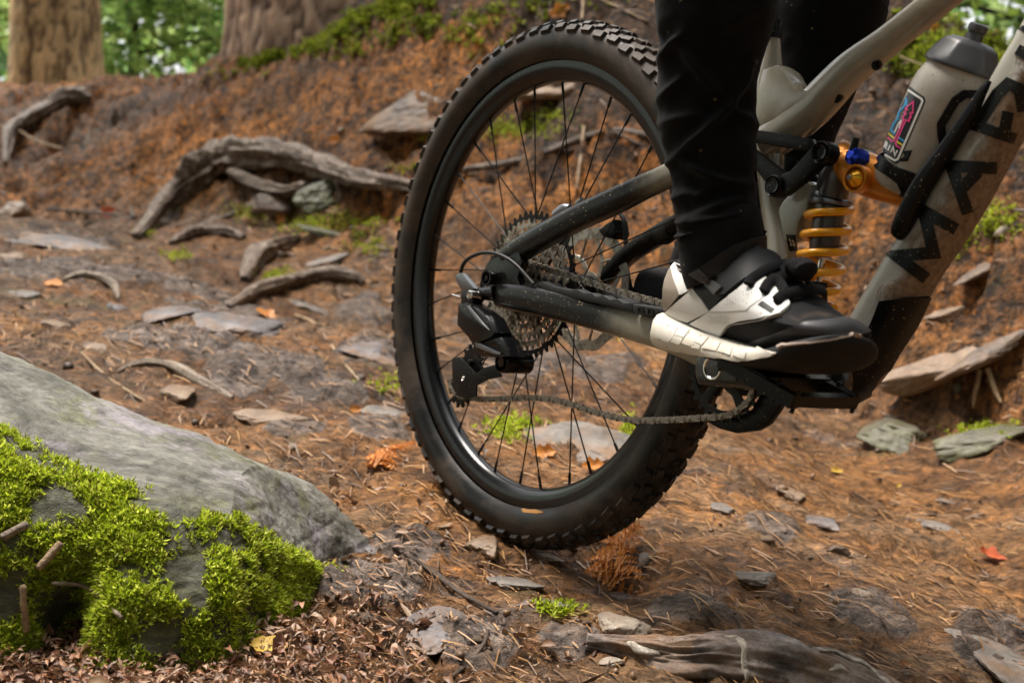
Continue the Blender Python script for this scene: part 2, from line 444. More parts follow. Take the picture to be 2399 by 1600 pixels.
# worn bedrock breaking through the trail
ROCKY = np.zeros_like(GZ); _fx = fbm(np.stack([_gx, _gy, GZ], -1) * 6.5, 4, 61); _fl = fbm(np.stack([_gx * 5 + _gy * 3, _gy * 14 - _gx * 5, GZ * 20], -1), 4, 63)
for _px, _py, _w, _h2, _up in [(85, 640, 240, 60, .03), (310, 640, 170, 50, .02), (480, 690, 190, 60, .02), (430, 800, 260, 90, .03), (640, 850, 260, 90, .03), (300, 780, 140, 60, .02), (540, 740, 260, 90, .03), (760, 905, 200, 76, .03), (560, 905, 140, 50, .02), (850, 740, 150, 80, .03), (860, 830, 170, 90, .03),
                          (880, 1010, 150, 60, .02), (700, 1020, 150, 40, .015), (960, 1290, 160, 80, .02), (880, 1390, 260, 100, .025), (1120, 1510, 200, 90, .02), (1330, 1500, 190, 70, .02), (1180, 870, 220, 90, .03), (1420, 860, 200, 70, .02), (1600, 1440, 240, 70, .02), (2050, 1430, 220, 80, .015), (2330, 1500, 260, 160, .02), (1130, 720, 140, 70, .02), (180, 570, 300, 50, .03), (1800, 1240, 160, 60, .012)]:
    _c = hit(_px, _py); _d = float(_c @ CAM_F); _n2 = Hn(_c[0], _c[1], 0.08); _f = max(0.22, float(_n2 @ -_n(_c)))
    _e = ((_gx - _c[0]) / (_w * 0.5 * _d / FPX)) ** 2 + ((_gy - _c[1]) / (_h2 * 0.5 * _d / FPX / _f)) ** 2
    _mk = np.clip((1.15 - np.sqrt(_e) + 0.9 * _fx) * 2.6, 0, 1) * (_e < 6)
    ROCKY = np.maximum(ROCKY, _mk); GZ += _mk * _up * (0.35 + 1.3 * np.abs(_fl))
gz = GZ.ravel()
_m = len(GX); _ii, _jj = np.meshgrid(np.arange(len(GX) - 1), np.arange(len(GY) - 1))
_a = (_jj * _m + _ii).ravel()
ground_F = np.stack([_a, _a + 1, _a + _m + 1, _a + _m], 1)
ground_V = np.stack([_gx.ravel(), _gy.ravel(), gz], 1)

def soil_material():
    m, N, L, b = new_mat('forest_soil')
    tc = N.new('ShaderNodeTexCoord')
    mp = N.new('ShaderNodeMapping'); mp.inputs['Rotation'].default_value = (0, 0, math.radians(54)); mp.inputs['Scale'].default_value = (0.45, 1.0, 0.8)
    L.new(tc.outputs['Object'], mp.inputs['Vector'])
    v = mp.outputs['Vector']
    n1 = _noise(N, L, 1.7, 6, 0.62, vec=v); n2 = _noise(N, L, 16, 8, 0.7, vec=v, dist=0.5); n3 = _noise(N, L, 90, 6, 0.72, vec=v); n4 = _noise(N, L, 4.3, 5, 0.6, vec=v, dist=0.8)
    r1 = _ramp(N, L, n1.outputs['Fac'], [(0.34, (0.092, 0.045, 0.020)), (0.47, (0.215, 0.105, 0.041)), (0.60, (0.36, 0.172, 0.055))])
    r4 = _ramp(N, L, n4.outputs['Fac'], [(0.46, (0, 0, 0)), (0.62, (1, 1, 1))])
    ba = N.new('ShaderNodeAttribute'); ba.attribute_name = 'bank'
    inv = N.new('ShaderNodeMath'); inv.operation = 'MULTIPLY_ADD'; L.new(ba.outputs['Fac'], inv.inputs[0]); inv.inputs[1].default_value = -0.75; inv.inputs[2].default_value = 1.0
    base = _mix(N, L, ba.outputs['Fac'], r1.outputs['Color'], _mix(N, L, 1.0, r1.outputs['Color'], (1.16, 1.02, 0.66), 'MULTIPLY'))
    f4 = N.new('ShaderNodeMath'); f4.operation = 'MULTIPLY'; L.new(r4.outputs['Color'], f4.inputs[0]); L.new(inv.outputs[0], f4.inputs[1])
    c = _mix(N, L, f4.outputs[0], base, (0.25, 0.155, 0.085))
    n6 = _noise(N, L, 5.2, 7, 0.7, vec=v, dist=1.4)
    r6 = _ramp(N, L, n6.outputs['Fac'], [(0.56, (0, 0, 0)), (0.66, (0.85, 0.85, 0.85))])
    f6 = N.new('ShaderNodeMath'); f6.operation = 'MULTIPLY'; L.new(r6.outputs['Color'], f6.inputs[0]); L.new(inv.outputs[0], f6.inputs[1])
    c = _mix(N, L, f6.outputs[0], c, (0.165, 0.137, 0.126))
    r2 = _ramp(N, L, n2.outputs['Fac'], [(0.32, (0.22, 0.2, 0.19)), (0.5, (0.95, 0.95, 0.95)), (0.72, (1.4, 1.36, 1.3))])
    c = _mix(N, L, 1.0, c, r2.outputs['Color'], 'MULTIPLY')
    r3 = _ramp(N, L, n3.outputs['Fac'], [(0.34, (0.36, 0.34, 0.33)), (0.54, (1, 1, 1)), (0.7, (1.9, 1.75, 1.55))])
    c = _mix(N, L, 1.0, c, r3.outputs['Color'], 'MULTIPLY')
    # greenish algae in patches
    n5 = _noise(N, L, 3.1, 6, 0.7, vec=v, dist=1.0)
    r5 = _ramp(N, L, n5.outputs['Fac'], [(0.6, (0, 0, 0)), (0.72, (0.75, 0.75, 0.75))])
    c = _mix(N, L, r5.outputs['Color'], c, (0.13, 0.125, 0.045))
    hu = N.new('ShaderNodeAttribute'); hu.attribute_name = 'bank_shade'
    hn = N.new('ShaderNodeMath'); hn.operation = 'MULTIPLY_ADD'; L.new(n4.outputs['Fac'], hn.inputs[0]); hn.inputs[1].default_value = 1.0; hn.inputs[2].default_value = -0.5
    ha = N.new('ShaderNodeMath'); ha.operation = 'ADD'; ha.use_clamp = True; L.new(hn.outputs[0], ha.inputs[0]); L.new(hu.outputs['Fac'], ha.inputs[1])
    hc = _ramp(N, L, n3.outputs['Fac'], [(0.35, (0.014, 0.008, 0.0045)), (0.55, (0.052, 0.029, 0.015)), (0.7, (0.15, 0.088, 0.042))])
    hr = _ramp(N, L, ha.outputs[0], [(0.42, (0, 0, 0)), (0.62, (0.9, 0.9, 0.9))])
    c = _mix(N, L, hr.outputs['Color'], c, hc.outputs['Color'])  # painted bank shade replaces the soil colour
    # bedrock colour
    ra = N.new('ShaderNodeAttribute'); ra.attribute_name = 'rocky'
    nr_ = _noise(N, L, 7, 9, 0.75, vec=v, dist=1.6)
    rc = _ramp(N, L, nr_.outputs['Fac'], [(0.33, (0.06, 0.047, 0.04)), (0.47, (0.165, 0.13, 0.11)), (0.57, (0.25, 0.21, 0.19)), (0.70, (0.36, 0.315, 0.29))])
    rc2 = _mix(N, L, 1.0, rc.outputs['Color'], r3.outputs['Color'], 'MULTIPLY')
    rm = N.new('ShaderNodeMath'); rm.operation = 'MULTIPLY_ADD'; L.new(n2.outputs['Fac'], rm.inputs[0]); rm.inputs[1].default_value = 1.4; rm.inputs[2].default_value = -0.7
    rs = N.new('ShaderNodeMath'); rs.operation = 'ADD'; L.new(rm.outputs[0], rs.inputs[0]); L.new(ra.outputs['Fac'], rs.inputs[1])
    rk = _ramp(N, L, rs.outputs[0], [(0.4, (0, 0, 0)), (0.62, (0.9, 0.9, 0.9))])
    c = _mix(N, L, rk.outputs['Color'], c, rc2)
    # crumbling face of the bank: shade between clods darkened into the colour
    nb = _noise(N, L, 34, 5, 0.6, dist=0.9)
    rb = _ramp(N, L, nb.outputs['Fac'], [(0.40, (0.15, 0.115, 0.09)), (0.49, (0.95, 0.92, 0.88)), (0.64, (1.7, 1.5, 1.2))])
    bm_ = N.new('ShaderNodeMath'); bm_.operation = 'MULTIPLY_ADD'; L.new(ba.outputs['Fac'], bm_.inputs[0]); bm_.inputs[1].default_value = 0.55; bm_.inputs[2].default_value = 0.42
    c = _mix(N, L, bm_.outputs[0], c, _mix(N, L, 1.0, c, rb.outputs['Color'], 'MULTIPLY'))
    L.new(c, b.inputs['Base Color'])
    rr = _ramp(N, L, n1.outputs['Fac'], [(0.35, (0.34, 0.34, 0.34)), (0.6, (0.62, 0.62, 0.62))]); L.new(rr.outputs['Color'], b.inputs['Roughness'])
    b.inputs['Specular IOR Level'].default_value = 0.22
    p = _bump(N, L, b, n2.outputs['Fac'], 1.0, 0.035); p = _bump(N, L, b, nb.outputs['Fac'], 1.0, 0.02, p); _bump(N, L, b, n3.outputs['Fac'], 1.0, 0.007, p)
    return m
M_SOIL = soil_material()
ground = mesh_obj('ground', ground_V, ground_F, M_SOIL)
for _nm, _va in (('rocky', ROCKY.ravel()), ('bank', bank)):
    ground.data.attributes.new(_nm, 'FLOAT', 'POINT').data.foreach_set('value', np.ascontiguousarray(_va, np.float32))
# shade painted into the soil colour on the upper and right-hand bank
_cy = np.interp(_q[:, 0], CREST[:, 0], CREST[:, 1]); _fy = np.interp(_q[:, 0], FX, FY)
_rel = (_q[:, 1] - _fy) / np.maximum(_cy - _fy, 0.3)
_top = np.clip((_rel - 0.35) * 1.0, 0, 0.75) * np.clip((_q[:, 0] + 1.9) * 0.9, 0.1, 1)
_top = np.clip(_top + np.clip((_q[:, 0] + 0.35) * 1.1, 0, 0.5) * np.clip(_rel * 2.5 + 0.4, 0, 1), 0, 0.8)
_ta = ground.data.attributes.new('bank_shade', 'FLOAT', 'POINT'); _ta.data.foreach_set('value', _top.astype(np.float32))
tag(ground, 'brown forest trail and steep earth bank rising behind it', 'ground', kind='structure')

# ================================================================== TREES
def bark_material(name, c1, c2, c3, sc):
    m, N, L, b = new_mat(name)
    tc = N.new('ShaderNodeTexCoord'); mp = N.new('ShaderNodeMapping'); mp.inputs['Scale'].default_value = (1, 1, 0.28); L.new(tc.outputs['Object'], mp.inputs['Vector'])
    n = _noise(N, L, sc, 8, 0.68, vec=mp.outputs['Vector'], dist=0.7); n2 = _noise(N, L, 3.0, 4, 0.6)
    r = _ramp(N, L, n.outputs['Fac'], [(0.36, c1), (0.49, c2), (0.66, c3)])
    r2 = _ramp(N, L, n2.outputs['Fac'], [(0.35, (0.72, 0.72, 0.7)), (0.65, (1.12, 1.1, 1.05))])
    fa = N.new('ShaderNodeAttribute'); fa.attribute_name = 'furrow'; fr = _ramp(N, L, fa.outputs['Fac'], [(0.15, (0.25, 0.22, 0.2)), (0.55, (0.9, 0.9, 0.9)), (0.95, (1.15, 1.13, 1.1))])
    L.new(_mix(N, L, 1.0, _mix(N, L, 1.0, r.outputs['Color'], r2.outputs['Color'], 'MULTIPLY'), fr.outputs['Color'], 'MULTIPLY'), b.inputs['Base Color'])
    b.inputs['Roughness'].default_value = 0.9; _bump(N, L, b, n.outputs['Fac'], 0.8, 0.02); return m
def trunk_mesh(r, h, seed, ridge, n=150, rings=260, scale=9.0, lean=(0, 0)):
    z = np.linspace(-0.5, h, rings); a = np.linspace(0, 2 * np.pi, n, endpoint=False)
    Z, A = np.meshgrid(z, a, indexing='ij')
    flare = 1 + 0.12 * np.exp(-np.maximum(Z, 0) / 0.35) + 0.05 * np.cos(A * 5 + seed) * np.exp(-np.maximum(Z, 0) / 0.6)
    R = r * flare * (1 - 0.03 * Z / h)
    P = np.stack([np.cos(A) * R * scale, np.sin(A) * R * scale, Z * scale * 0.42], -1)
    warp = fbm(P * 0.6, 3, seed)[..., None] * np.array([0.8, 0.8, 0.3])
    rd = np.abs(vnoise(P + warp, seed + 3)); rd2 = np.abs(vnoise((P + warp) * 2.3, seed + 5))
    R = R + ridge * (np.minimum(rd * 2.4, 1) - 0.6) + ridge * 0.4 * (np.minimum(rd2 * 2.2, 1) - 0.5)
    V = np.stack([np.cos(A) * R + lean[0] * Z, np.sin(A) * R + lean[1] * Z, Z], -1).reshape(-1, 3)
    fur = np.minimum(np.minimum(rd * 2.4, 1) * 0.75 + 0.25 * np.minimum(rd2 * 2.2, 1), 1).ravel()
    i, j = np.meshgrid(np.arange(rings - 1), np.arange(n), indexing='ij'); i = i.ravel(); j = j.ravel()
    F = np.stack([i * n + j, i * n + (j + 1) % n, (i + 1) * n + (j + 1) % n, (i + 1) * n + j], 1)
    return V, F, fur
def leaf_material(name, cols, trans=0.45):
    m, N, L, b = new_mat(name)
    g = N.new('ShaderNodeNewGeometry')
    r = _ramp(N, L, g.outputs['Random Per Island'], [(i / max(1, len(cols) - 1), c) for i, c in enumerate(cols)])
    L.new(r.outputs['Color'], b.inputs['Base Color']); b.inputs['Roughness'].default_value = 0.55
    if trans:
        t = N.new('ShaderNodeBsdfTranslucent'); L.new(r.outputs['Color'], t.inputs['Color'])
        mx = N.new('ShaderNodeMixShader'); mx.inputs[0].default_value = trans
        L.new(b.outputs[0], mx.inputs[1]); L.new(t.outputs[0], mx.inputs[2]); L.new(mx.outputs[0], N['Material Output'].inputs['Surface'])
    return m
def leaf_cloud(P, size, rng, elong=1.7, fold=0.25, align=None):
    """One little folded leaf (4 triangles) at every point."""
    n = len(P); d = rng.normal(size=(n, 3)); d[:, 2] *= 0.6
    if align is not None: d = d * 0.6 + align
    d /= np.linalg.norm(d, axis=1, keepdims=True)
    u = rng.normal(size=(n, 3)); s = np.cross(d, u); s /= np.linalg.norm(s, axis=1, keepdims=True); w = np.cross(s, d)
    L = (size * rng.uniform(0.6, 1.4, n))[:, None]; Wd = L / elong
    a = P - d * L * 0.5; b = P + d * L * 0.5; c = P + s * Wd * 0.5 + w * L * fold; e = P - s * Wd * 0.5 + w * L * fold
    V = np.stack([a, c, b, e], 1).reshape(-1, 3)
    i = np.arange(n) * 4
    F = np.concatenate([np.stack([i, i + 1, i + 2], 1), np.stack([i, i + 2, i + 3], 1)])
    return V, F
M_BARK_TAN = bark_material('tan_bark', (0.20, 0.13, 0.065), (0.58, 0.43, 0.24), (0.70, 0.54, 0.33), 8)
M_BARK_PINK = bark_material('pink_brown_bark', (0.12, 0.066, 0.046), (0.48, 0.33, 0.24), (0.62, 0.46, 0.35), 7)
M_BARK_DARK = bark_material('dark_bark', (0.035, 0.026, 0.02), (0.08, 0.06, 0.045), (0.13, 0.10, 0.075), 16)
def big_tree(px, d, hwpx, m, ridge, seed, label, scale, lean=(0, 0)):
    x, y = at(px, 800, d)[:2]; z = float(H(x, y)); r = hwpx * d / FPX
    t = empty('conifer_tree', (x, y, z)); tag(t, label, 'tree')
    V, F, fur = trunk_mesh(r, 8.5, seed, ridge, scale=scale, lean=lean)
    o = mesh_obj('trunk', V, F, m, t); o.data.attributes.new('furrow', 'FLOAT', 'POINT').data.foreach_set('value', fur.astype(np.float32))
    rg = np.random.default_rng(seed)
    n = 900; hh = rg.uniform(6.2, 9.0, n); aa = rg.uniform(0, 6.283, n); rr = rg.uniform(0.2, 1.7, n) * (9.6 - hh) / 3.0
    V, F = leaf_cloud(np.stack([np.cos(aa) * rr, np.sin(aa) * rr, hh - 0.15 * rr], 1), 0.28, rg, 3.0)
    mesh_obj('crown', V, F, M_LEAF_DARK, t, smooth=False)
M_LEAF_DARK = leaf_material('dark_needles', [(0.012, 0.03, 0.01), (0.03, 0.06, 0.018)], 0.2)
M_LEAF = leaf_material('green_leaves', [(0.09, 0.19, 0.06), (0.22, 0.38, 0.11), (0.36, 0.54, 0.16), (0.55, 0.70, 0.28)], 0.65)
M_LEAF_YEL = leaf_material('yellow_green_leaves', [(0.05, 0.11, 0.02), (0.11, 0.19, 0.03), (0.2, 0.27, 0.05)], 0.5)
big_tree(139, 7.9, 97, M_BARK_TAN, 0.007, 5, 'tan smooth barked trunk standing alone behind the crest of the bank', 24)
big_tree(712, 6.7, 158, M_BARK_PINK, 0.017, 9, 'wide pinkish trunk with deep furrows above the mossy bank crest', 19)

def leafy_tree(x, y, h, rad, n, label, m, size=0.085, seed=0):
    z = float(H(x, y)); t = empty('broadleaf_tree', (x, y, z)); tag(t, label, 'tree', 'leafy trees beyond the bank')
    rg = np.random.default_rng(seed); b = MB()
    ends = []
    b.add(*tube(spline([(0, 0, -0.2), (0.05, 0.02, h * 0.3), (-0.05, 0.05, h * 0.65), (0.02, 0, h)], 5), np.linspace(0.07, 0.015, 16), 8, up=(1, 0, 0)))
    for q in range(14):
        a = rg.uniform(0, 6.283); z0 = h * rg.uniform(0.08, 0.9); l = rad * rg.uniform(0.6, 1.1)
        e = np.array([math.cos(a) * l, math.sin(a) * l, z0 + rg.uniform(-0.1, 0.5)])
        b.add(*tube(spline([(0, 0, z0), e * [0.5, 0.5, 1] + [0, 0, -0.05], e], 4), np.linspace(0.022, 0.005, 9), 6, up=(0.3, 0.2, 1))); ends.append((np.array([0, 0, z0]), e))
    b.build('trunk', M_BARK_DARK, t)
    P = []
    for q in range(n):
        s, e = ends[rg.integers(len(ends))]; u = rg.uniform(0.15, 1.1)
        P.append(s + (e - s) * u + rg.normal(size=3) * np.array([0.22, 0.22, 0.13]))
    V, F = leaf_cloud(np.array(P), size, rg, 1.6, 0.15)
    mesh_obj('crown', V, F, m, t, smooth=False)
leafy_tree(-3.15, 10.0, 3.2, 1.3, 8500, 'bright green leafy tree in the gap between the two trunks', M_LEAF, 0.085, 3)
leafy_tree(-2.35, 11.6, 3.6, 1.25, 6500, 'leafy green tree close beside the wide furrowed trunk', M_LEAF, 0.09, 4)
leafy_tree(-4.9, 10.6, 3.4, 1.25, 6500, 'green leafy tree at the picture edge, beside the tan trunk', M_LEAF, 0.09, 5)
leafy_tree(3.1, 7.2, 2.6, 1.0, 2600, 'yellow green sapling above the mossy bank behind the bottle', M_LEAF_YEL, 0.075, 6)
def woodland():
    rg = np.random.default_rng(12); n = 20000
    a = rg.uniform(0, 6.283, n); r = rg.uniform(15, 21, n); top = 9.0 + 2.0 * np.sin(a * 3 + 1) + 1.5 * np.sin(a * 7)
    z = -2 + (top + 2) * rg.uniform(0, 1, n) ** 1.1
    keep = fbm(np.stack([a * 6, r * 0.3, z * 0.7], 1), 3, 4) > -0.22
    P = np.stack([np.sin(a) * r, np.cos(a) * r + 3, z], 1)[keep]
    # unseen canopy added overhead, its gaps shaped to steer the sky light
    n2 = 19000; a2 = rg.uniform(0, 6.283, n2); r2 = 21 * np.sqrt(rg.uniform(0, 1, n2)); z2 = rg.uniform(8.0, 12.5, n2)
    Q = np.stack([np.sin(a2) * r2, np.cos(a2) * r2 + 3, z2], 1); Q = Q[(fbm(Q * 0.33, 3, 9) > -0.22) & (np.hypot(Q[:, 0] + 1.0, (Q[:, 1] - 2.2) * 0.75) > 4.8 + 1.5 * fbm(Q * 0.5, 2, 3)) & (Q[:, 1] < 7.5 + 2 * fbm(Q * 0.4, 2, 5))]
    V, F = leaf_cloud(P, 0.55, rg, 1.4, 0.2); V2, F2 = leaf_cloud(Q, 0.95, rg, 1.4, 0.2); nf = len(F); F = np.vstack([F, F2 + len(V)]); V = np.vstack([V, V2])
    o = mesh_obj('woodland', V, F, [M_LEAF, leaf_material('light_blocking_canopy', [(0.012, 0.022, 0.008), (0.03, 0.042, 0.018)], 0.25)], smooth=False)
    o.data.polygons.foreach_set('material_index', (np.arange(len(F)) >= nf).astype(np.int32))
    tag(o, 'far off green wood closing the view, with unseen canopy added to block sky light', 'woodland', kind='stuff')
woodland()
# ================================================================== MOUNTAIN BICYCLE
PAINT = (0.28, 0.26, 0.208); BLACKP = (0.005, 0.005, 0.005)
SPK = (0.22, 0.17, 0.09)
M_PAINT = mat('sage_paint', PAINT, 0.24, var=(9, (0.20, 0.17, 0.115), 0.48, 0.7), specks=(420, 0.16, (0.12, 0.08, 0.045)), coat=0.5)
M_STAY = mat('stay_paint', BLACKP, 0.30, fade=(0.225, 0.305, PAINT), specks=(330, 0.36, SPK), coat=0.06, spec=0.25)
M_BLACK = mat('black_plastic', (0.0045, 0.0045, 0.005), 0.36, spec=0.16, specks=(340, 0.26, SPK), bump=(300, 0.12, 0.001))
M_BLACKG = mat('black_gloss', (0.004, 0.004, 0.0045), 0.2, coat=0.06, spec=0.25, specks=(330, 0.26, SPK))
M_RUB = mat('rubber', (0.010, 0.0098, 0.0095), 0.5, spec=0.25, bump=(240, 0.2, 0.001), mud=(22, 0.6, 0.85, (0.10, 0.07, 0.045)))
M_TYRE = mat('tyre_rubber', (0.0055, 0.0053, 0.005), 0.34, spec=0.24, bump=(160, 0.25, 0.001), mud=(8, 0.42, 0.70, (0.075, 0.052, 0.036)), specks=(260, 0.16, (0.2, 0.15, 0.08)))
M_RIM = mat('rim_carbon', (0.004, 0.004, 0.0045), 0.24, coat=0.15, spec=0.3, specks=(260, 0.14, SPK))
M_STEEL = mat('dull_steel', (0.42, 0.39, 0.34), 0.38, 0.9, mud=(55, 0.45, 0.7, (0.10, 0.075, 0.05)))
M_COG = mat('cassette_steel', (0.34, 0.31, 0.26), 0.36, 0.85, mud=(60, 0.42, 0.62, (0.07, 0.05, 0.032)))
M_CHAIN = mat('chain_steel', (0.30, 0.27, 0.23), 0.36, 0.85, mud=(120, 0.42, 0.66, (0.09, 0.065, 0.042)))
M_SILVER = mat('silver', (0.7, 0.68, 0.64), 0.22, 1.0)
M_ALU = mat('grey_alloy', (0.16, 0.165, 0.18), 0.3, 0.7)
M_GOLD = mat('gold_anodised', (0.75, 0.40, 0.03), 0.22, 0.8)
M_SPRING = mat('yellow_spring', (0.95, 0.40, 0.004), 0.3, coat=0.2, specks=(260, 0.25, (0.2, 0.12, 0.05)))
M_ORANGE = mat('orange_anodised', (0.62, 0.22, 0.02), 0.34, 0.45)
M_BLUE = mat('blue_anodised', (0.01, 0.04, 0.45), 0.2, 0.7)
M_SHOCK = mat('shock_grey', (0.075, 0.07, 0.068), 0.3, 0.4)
M_LETTER = mat('black_lettering', (0.004, 0.0045, 0.004), 0.4, spec=0.25, specks=(430, 0.33, (0.26, 0.21, 0.13)))
M_WHITE = mat('white_print', (0.75, 0.74, 0.70), 0.45)

bike = empty('mountain_bike'); bike.matrix_world = BIKE_M
tag(bike, 'muddy sage green and black full suspension mountain bike ridden down the trail', 'bicycle')
def part(mb, name, m, parent=None, **k): return mb.build(name, m, parent or bike, **k)
def T(rows, n=20, k=6, power=2.0, **kw):
    """Tube through (px, py, half width px, y) rows."""
    R = [(*bk(a, b, y), w) for a, b, w, y in rows]
    S = spline(R, k); P = S[:, :3]
    r = np.array([s[3] * bscale(s[:3]) for s in S])
    return tube(P, r, n, power=power, **kw)
def disc(px, py, rpx, y0, y1, n=28, rim=0.12):
    """Round boss whose axis runs across the bike; y0 is the viewer's side."""
    c = bk(px, py, y0); r = rpx * bscale(c); h = y1 - y0
    return lathe([(0, 0), (r * 0.45, 0), (r * 0.5, h * 0.25), (r * (1 - rim), 0.0), (r, min(h * 0.3, r * 0.2)), (r, h), (0, h)], c, (0, 1, 0), n)

# ---- rear wheel
wheel = part(MB().add(*lathe([(0.0, -0.07), (0.011, -0.07), (0.012, -0.035), (0.031, -0.028), (0.032, -0.022), (0.019, -0.016), (0.016, 0.01), (0.018, 0.035), (0.031, 0.042), (0.032, 0.048), (0.022, 0.06), (0.020, 0.098), (0, 0.1)], n=32)), 'wheel', M_BLACK)
rim_prof = [(0.3195, -0.0165), (0.3205, -0.0140), (0.316, -0.0125), (0.316, 0.0125), (0.3205, 0.0140), (0.3195, 0.0165), (0.312, 0.0168), (0.303, 0.0150), (0.296, 0.0115), (0.2915, 0.006), (0.2905, 0.0), (0.2915, -0.006), (0.296, -0.0115), (0.303, -0.0150), (0.312, -0.0168)]
part(MB().add(*lathe(rim_prof, n=160, closed=True)), 'rim', M_RIM, wheel)
ty = MB(); prof = []
TR, TB = 0.3435, 0.0315
for q in range(29):
    a = math.radians(-142 + 284 * q / 28)           # 0 = outermost
    prof.append((TR + TB * math.cos(a) * 0.97, TB * math.sin(a)))
ty.add(*lathe(prof, n=200))
rgk = random.Random(3)
def knob(th, ph, l, w, h, skew=0.0):
    rr = TR + TB * math.cos(ph) * 0.97; yy = TB * math.sin(ph)
    er = np.array([math.cos(th), 0, math.sin(th)]); et = np.array([-math.sin(th), 0, math.cos(th)]); ey = np.array([0, 1.0, 0])
    nn = er * math.cos(ph) + ey * math.sin(ph); tt = -er * math.sin(ph) + ey * math.cos(ph)
    c = er * rr + ey * yy
    a1 = et * math.cos(skew) + tt * math.sin(skew); a2 = -et * math.sin(skew) + tt * math.cos(skew)
    V = []
    for hz, s in ((-0.001, 1.12), (h, 0.86)):
        for u, v in ((-1, -1), (1, -1), (1, 1), (-1, 1)): V.append(c + nn * hz + a1 * u * l / 2 * s + a2 * v * w / 2 * s)
    return V, [(4, 5, 6, 7), (0, 1, 5, 4), (1, 2, 6, 5), (2, 3, 7, 6), (3, 0, 4, 7)]
NK = 76
for i in range(NK):
    th = 2 * math.pi * i / NK
    for s in (-1, 1):
        ty.add(*knob(th + (0 if s < 0 else math.pi / NK), s * math.radians(53 + (2.5 if i % 2 else -2.5)), 0.018, 0.011, 0.0044, s * 0.12))
        ty.add(*knob(th + math.pi / NK * 0.9, s * math.radians(31), 0.012, 0.010, 0.0040, s * 0.35))
        ty.add(*knob(th + math.pi / NK * (0.1 if i % 2 else 0.3), s * math.radians(10.5), 0.0125, 0.009, 0.0038, s * 0.15))
tyre = part(ty, 'tyre', M_TYRE, wheel, auto=35)
tbv = ty.bvh()
part(MB().add(*panel([(1222, 1192), (1245, 1190), (1275, 1200), (1260, 1203), (1225, 1200)], tbv, 0.0006, 4, 0.0)), 'tyre_print', mat('orange_print', (0.45, 0.2, 0.03), 0.6), wheel, smooth=False)
# spokes: 32, three-cross
sp = None
for i in range(32):
    side = -1 if i % 2 else 1
    k = i // 2; lead = 1 if k % 2 else -1
    th = 2 * math.pi * (i + 0.5) / 32 + 0.04
    hub = th + lead * math.radians(58)
    a = np.array([0.029 * math.cos(hub), -0.025 if side < 0 else 0.045, 0.029 * math.sin(hub)])
    b = np.array([0.2915 * math.cos(th), side * 0.003, 0.2915 * math.sin(th)])
    d = _n(b - a)
    m = MB().add(*tube([a, a + d * 0.03, b - d * 0.018], 0.00105, 6, up=(0.3, 0.9, 0.2))).add(*tube([b - d * 0.018, b + d * 0.003], 0.0021, 6, up=(0.3, 0.9, 0.2)))
    part(m, 'spoke', M_BLACK, wheel)
def gear(teeth, y, th, inner, holes=0, depth=0.0042, pitch=0.0127):
    r = pitch / (2 * math.sin(math.pi / teeth)); pts = []
    for i in range(teeth):
        a0 = 2 * math.pi * i / teeth; w = 2 * math.pi / teeth
        for f, rr in ((-0.30, r - depth * 0.75), (-0.11, r + depth * 0.8), (0.11, r + depth * 0.8), (0.30, r - depth * 0.75)):
            pts.append((a0 + f * w, rr))
    V = []; F = []; n = len(pts)
    for s, yy in ((0, y - th / 2), (1, y + th / 2)):
        for a, rr in pts: V.append((rr * math.cos(a), yy, rr * math.sin(a)))
        for a, rr in pts: V.append((inner * math.cos(a), yy, inner * math.sin(a)))
    for i in range(n):
        j = (i + 1) % n
        F += [(i, j, n + j, n + i), (2 * n + j, 2 * n + i, 3 * n + i, 3 * n + j), (j, i, 2 * n + i, 2 * n + j), (n + i, n + j, 3 * n + j, 3 * n + i)]
    if holes:                                        # spider arms to the centre
        for q in range(holes):
            a = 2 * math.pi * q / holes
            for o in (0,):
                c, s = math.cos(a), math.sin(a); M = np.array([[c, 0, -s], [0, 1, 0], [s, 0, c]])
                bv, bf = box(M @ np.array([(inner + 0.016) / 2, y, 0]), (inner - 0.014, th * 0.9, 0.007), M)
                k = len(V); V += [tuple(v) for v in bv]; F += [tuple(x + k for x in f) for f in bf]
    return V, F
for i, t in enumerate([51, 45, 39, 33, 28, 24, 21, 18, 16, 14, 12, 10]):
    r = 0.0127 / (2 * math.sin(math.pi / t)); y = -0.018 - 0.0044 * i
    inner = r - (0.009 if i < 4 else 0.007) if t > 14 else 0.013
    part(MB().add(*gear(t, y, 0.0019, inner, 7 if t > 14 else 0)), 'sprocket', M_BLACK if i == 0 else M_COG, wheel, smooth=False)
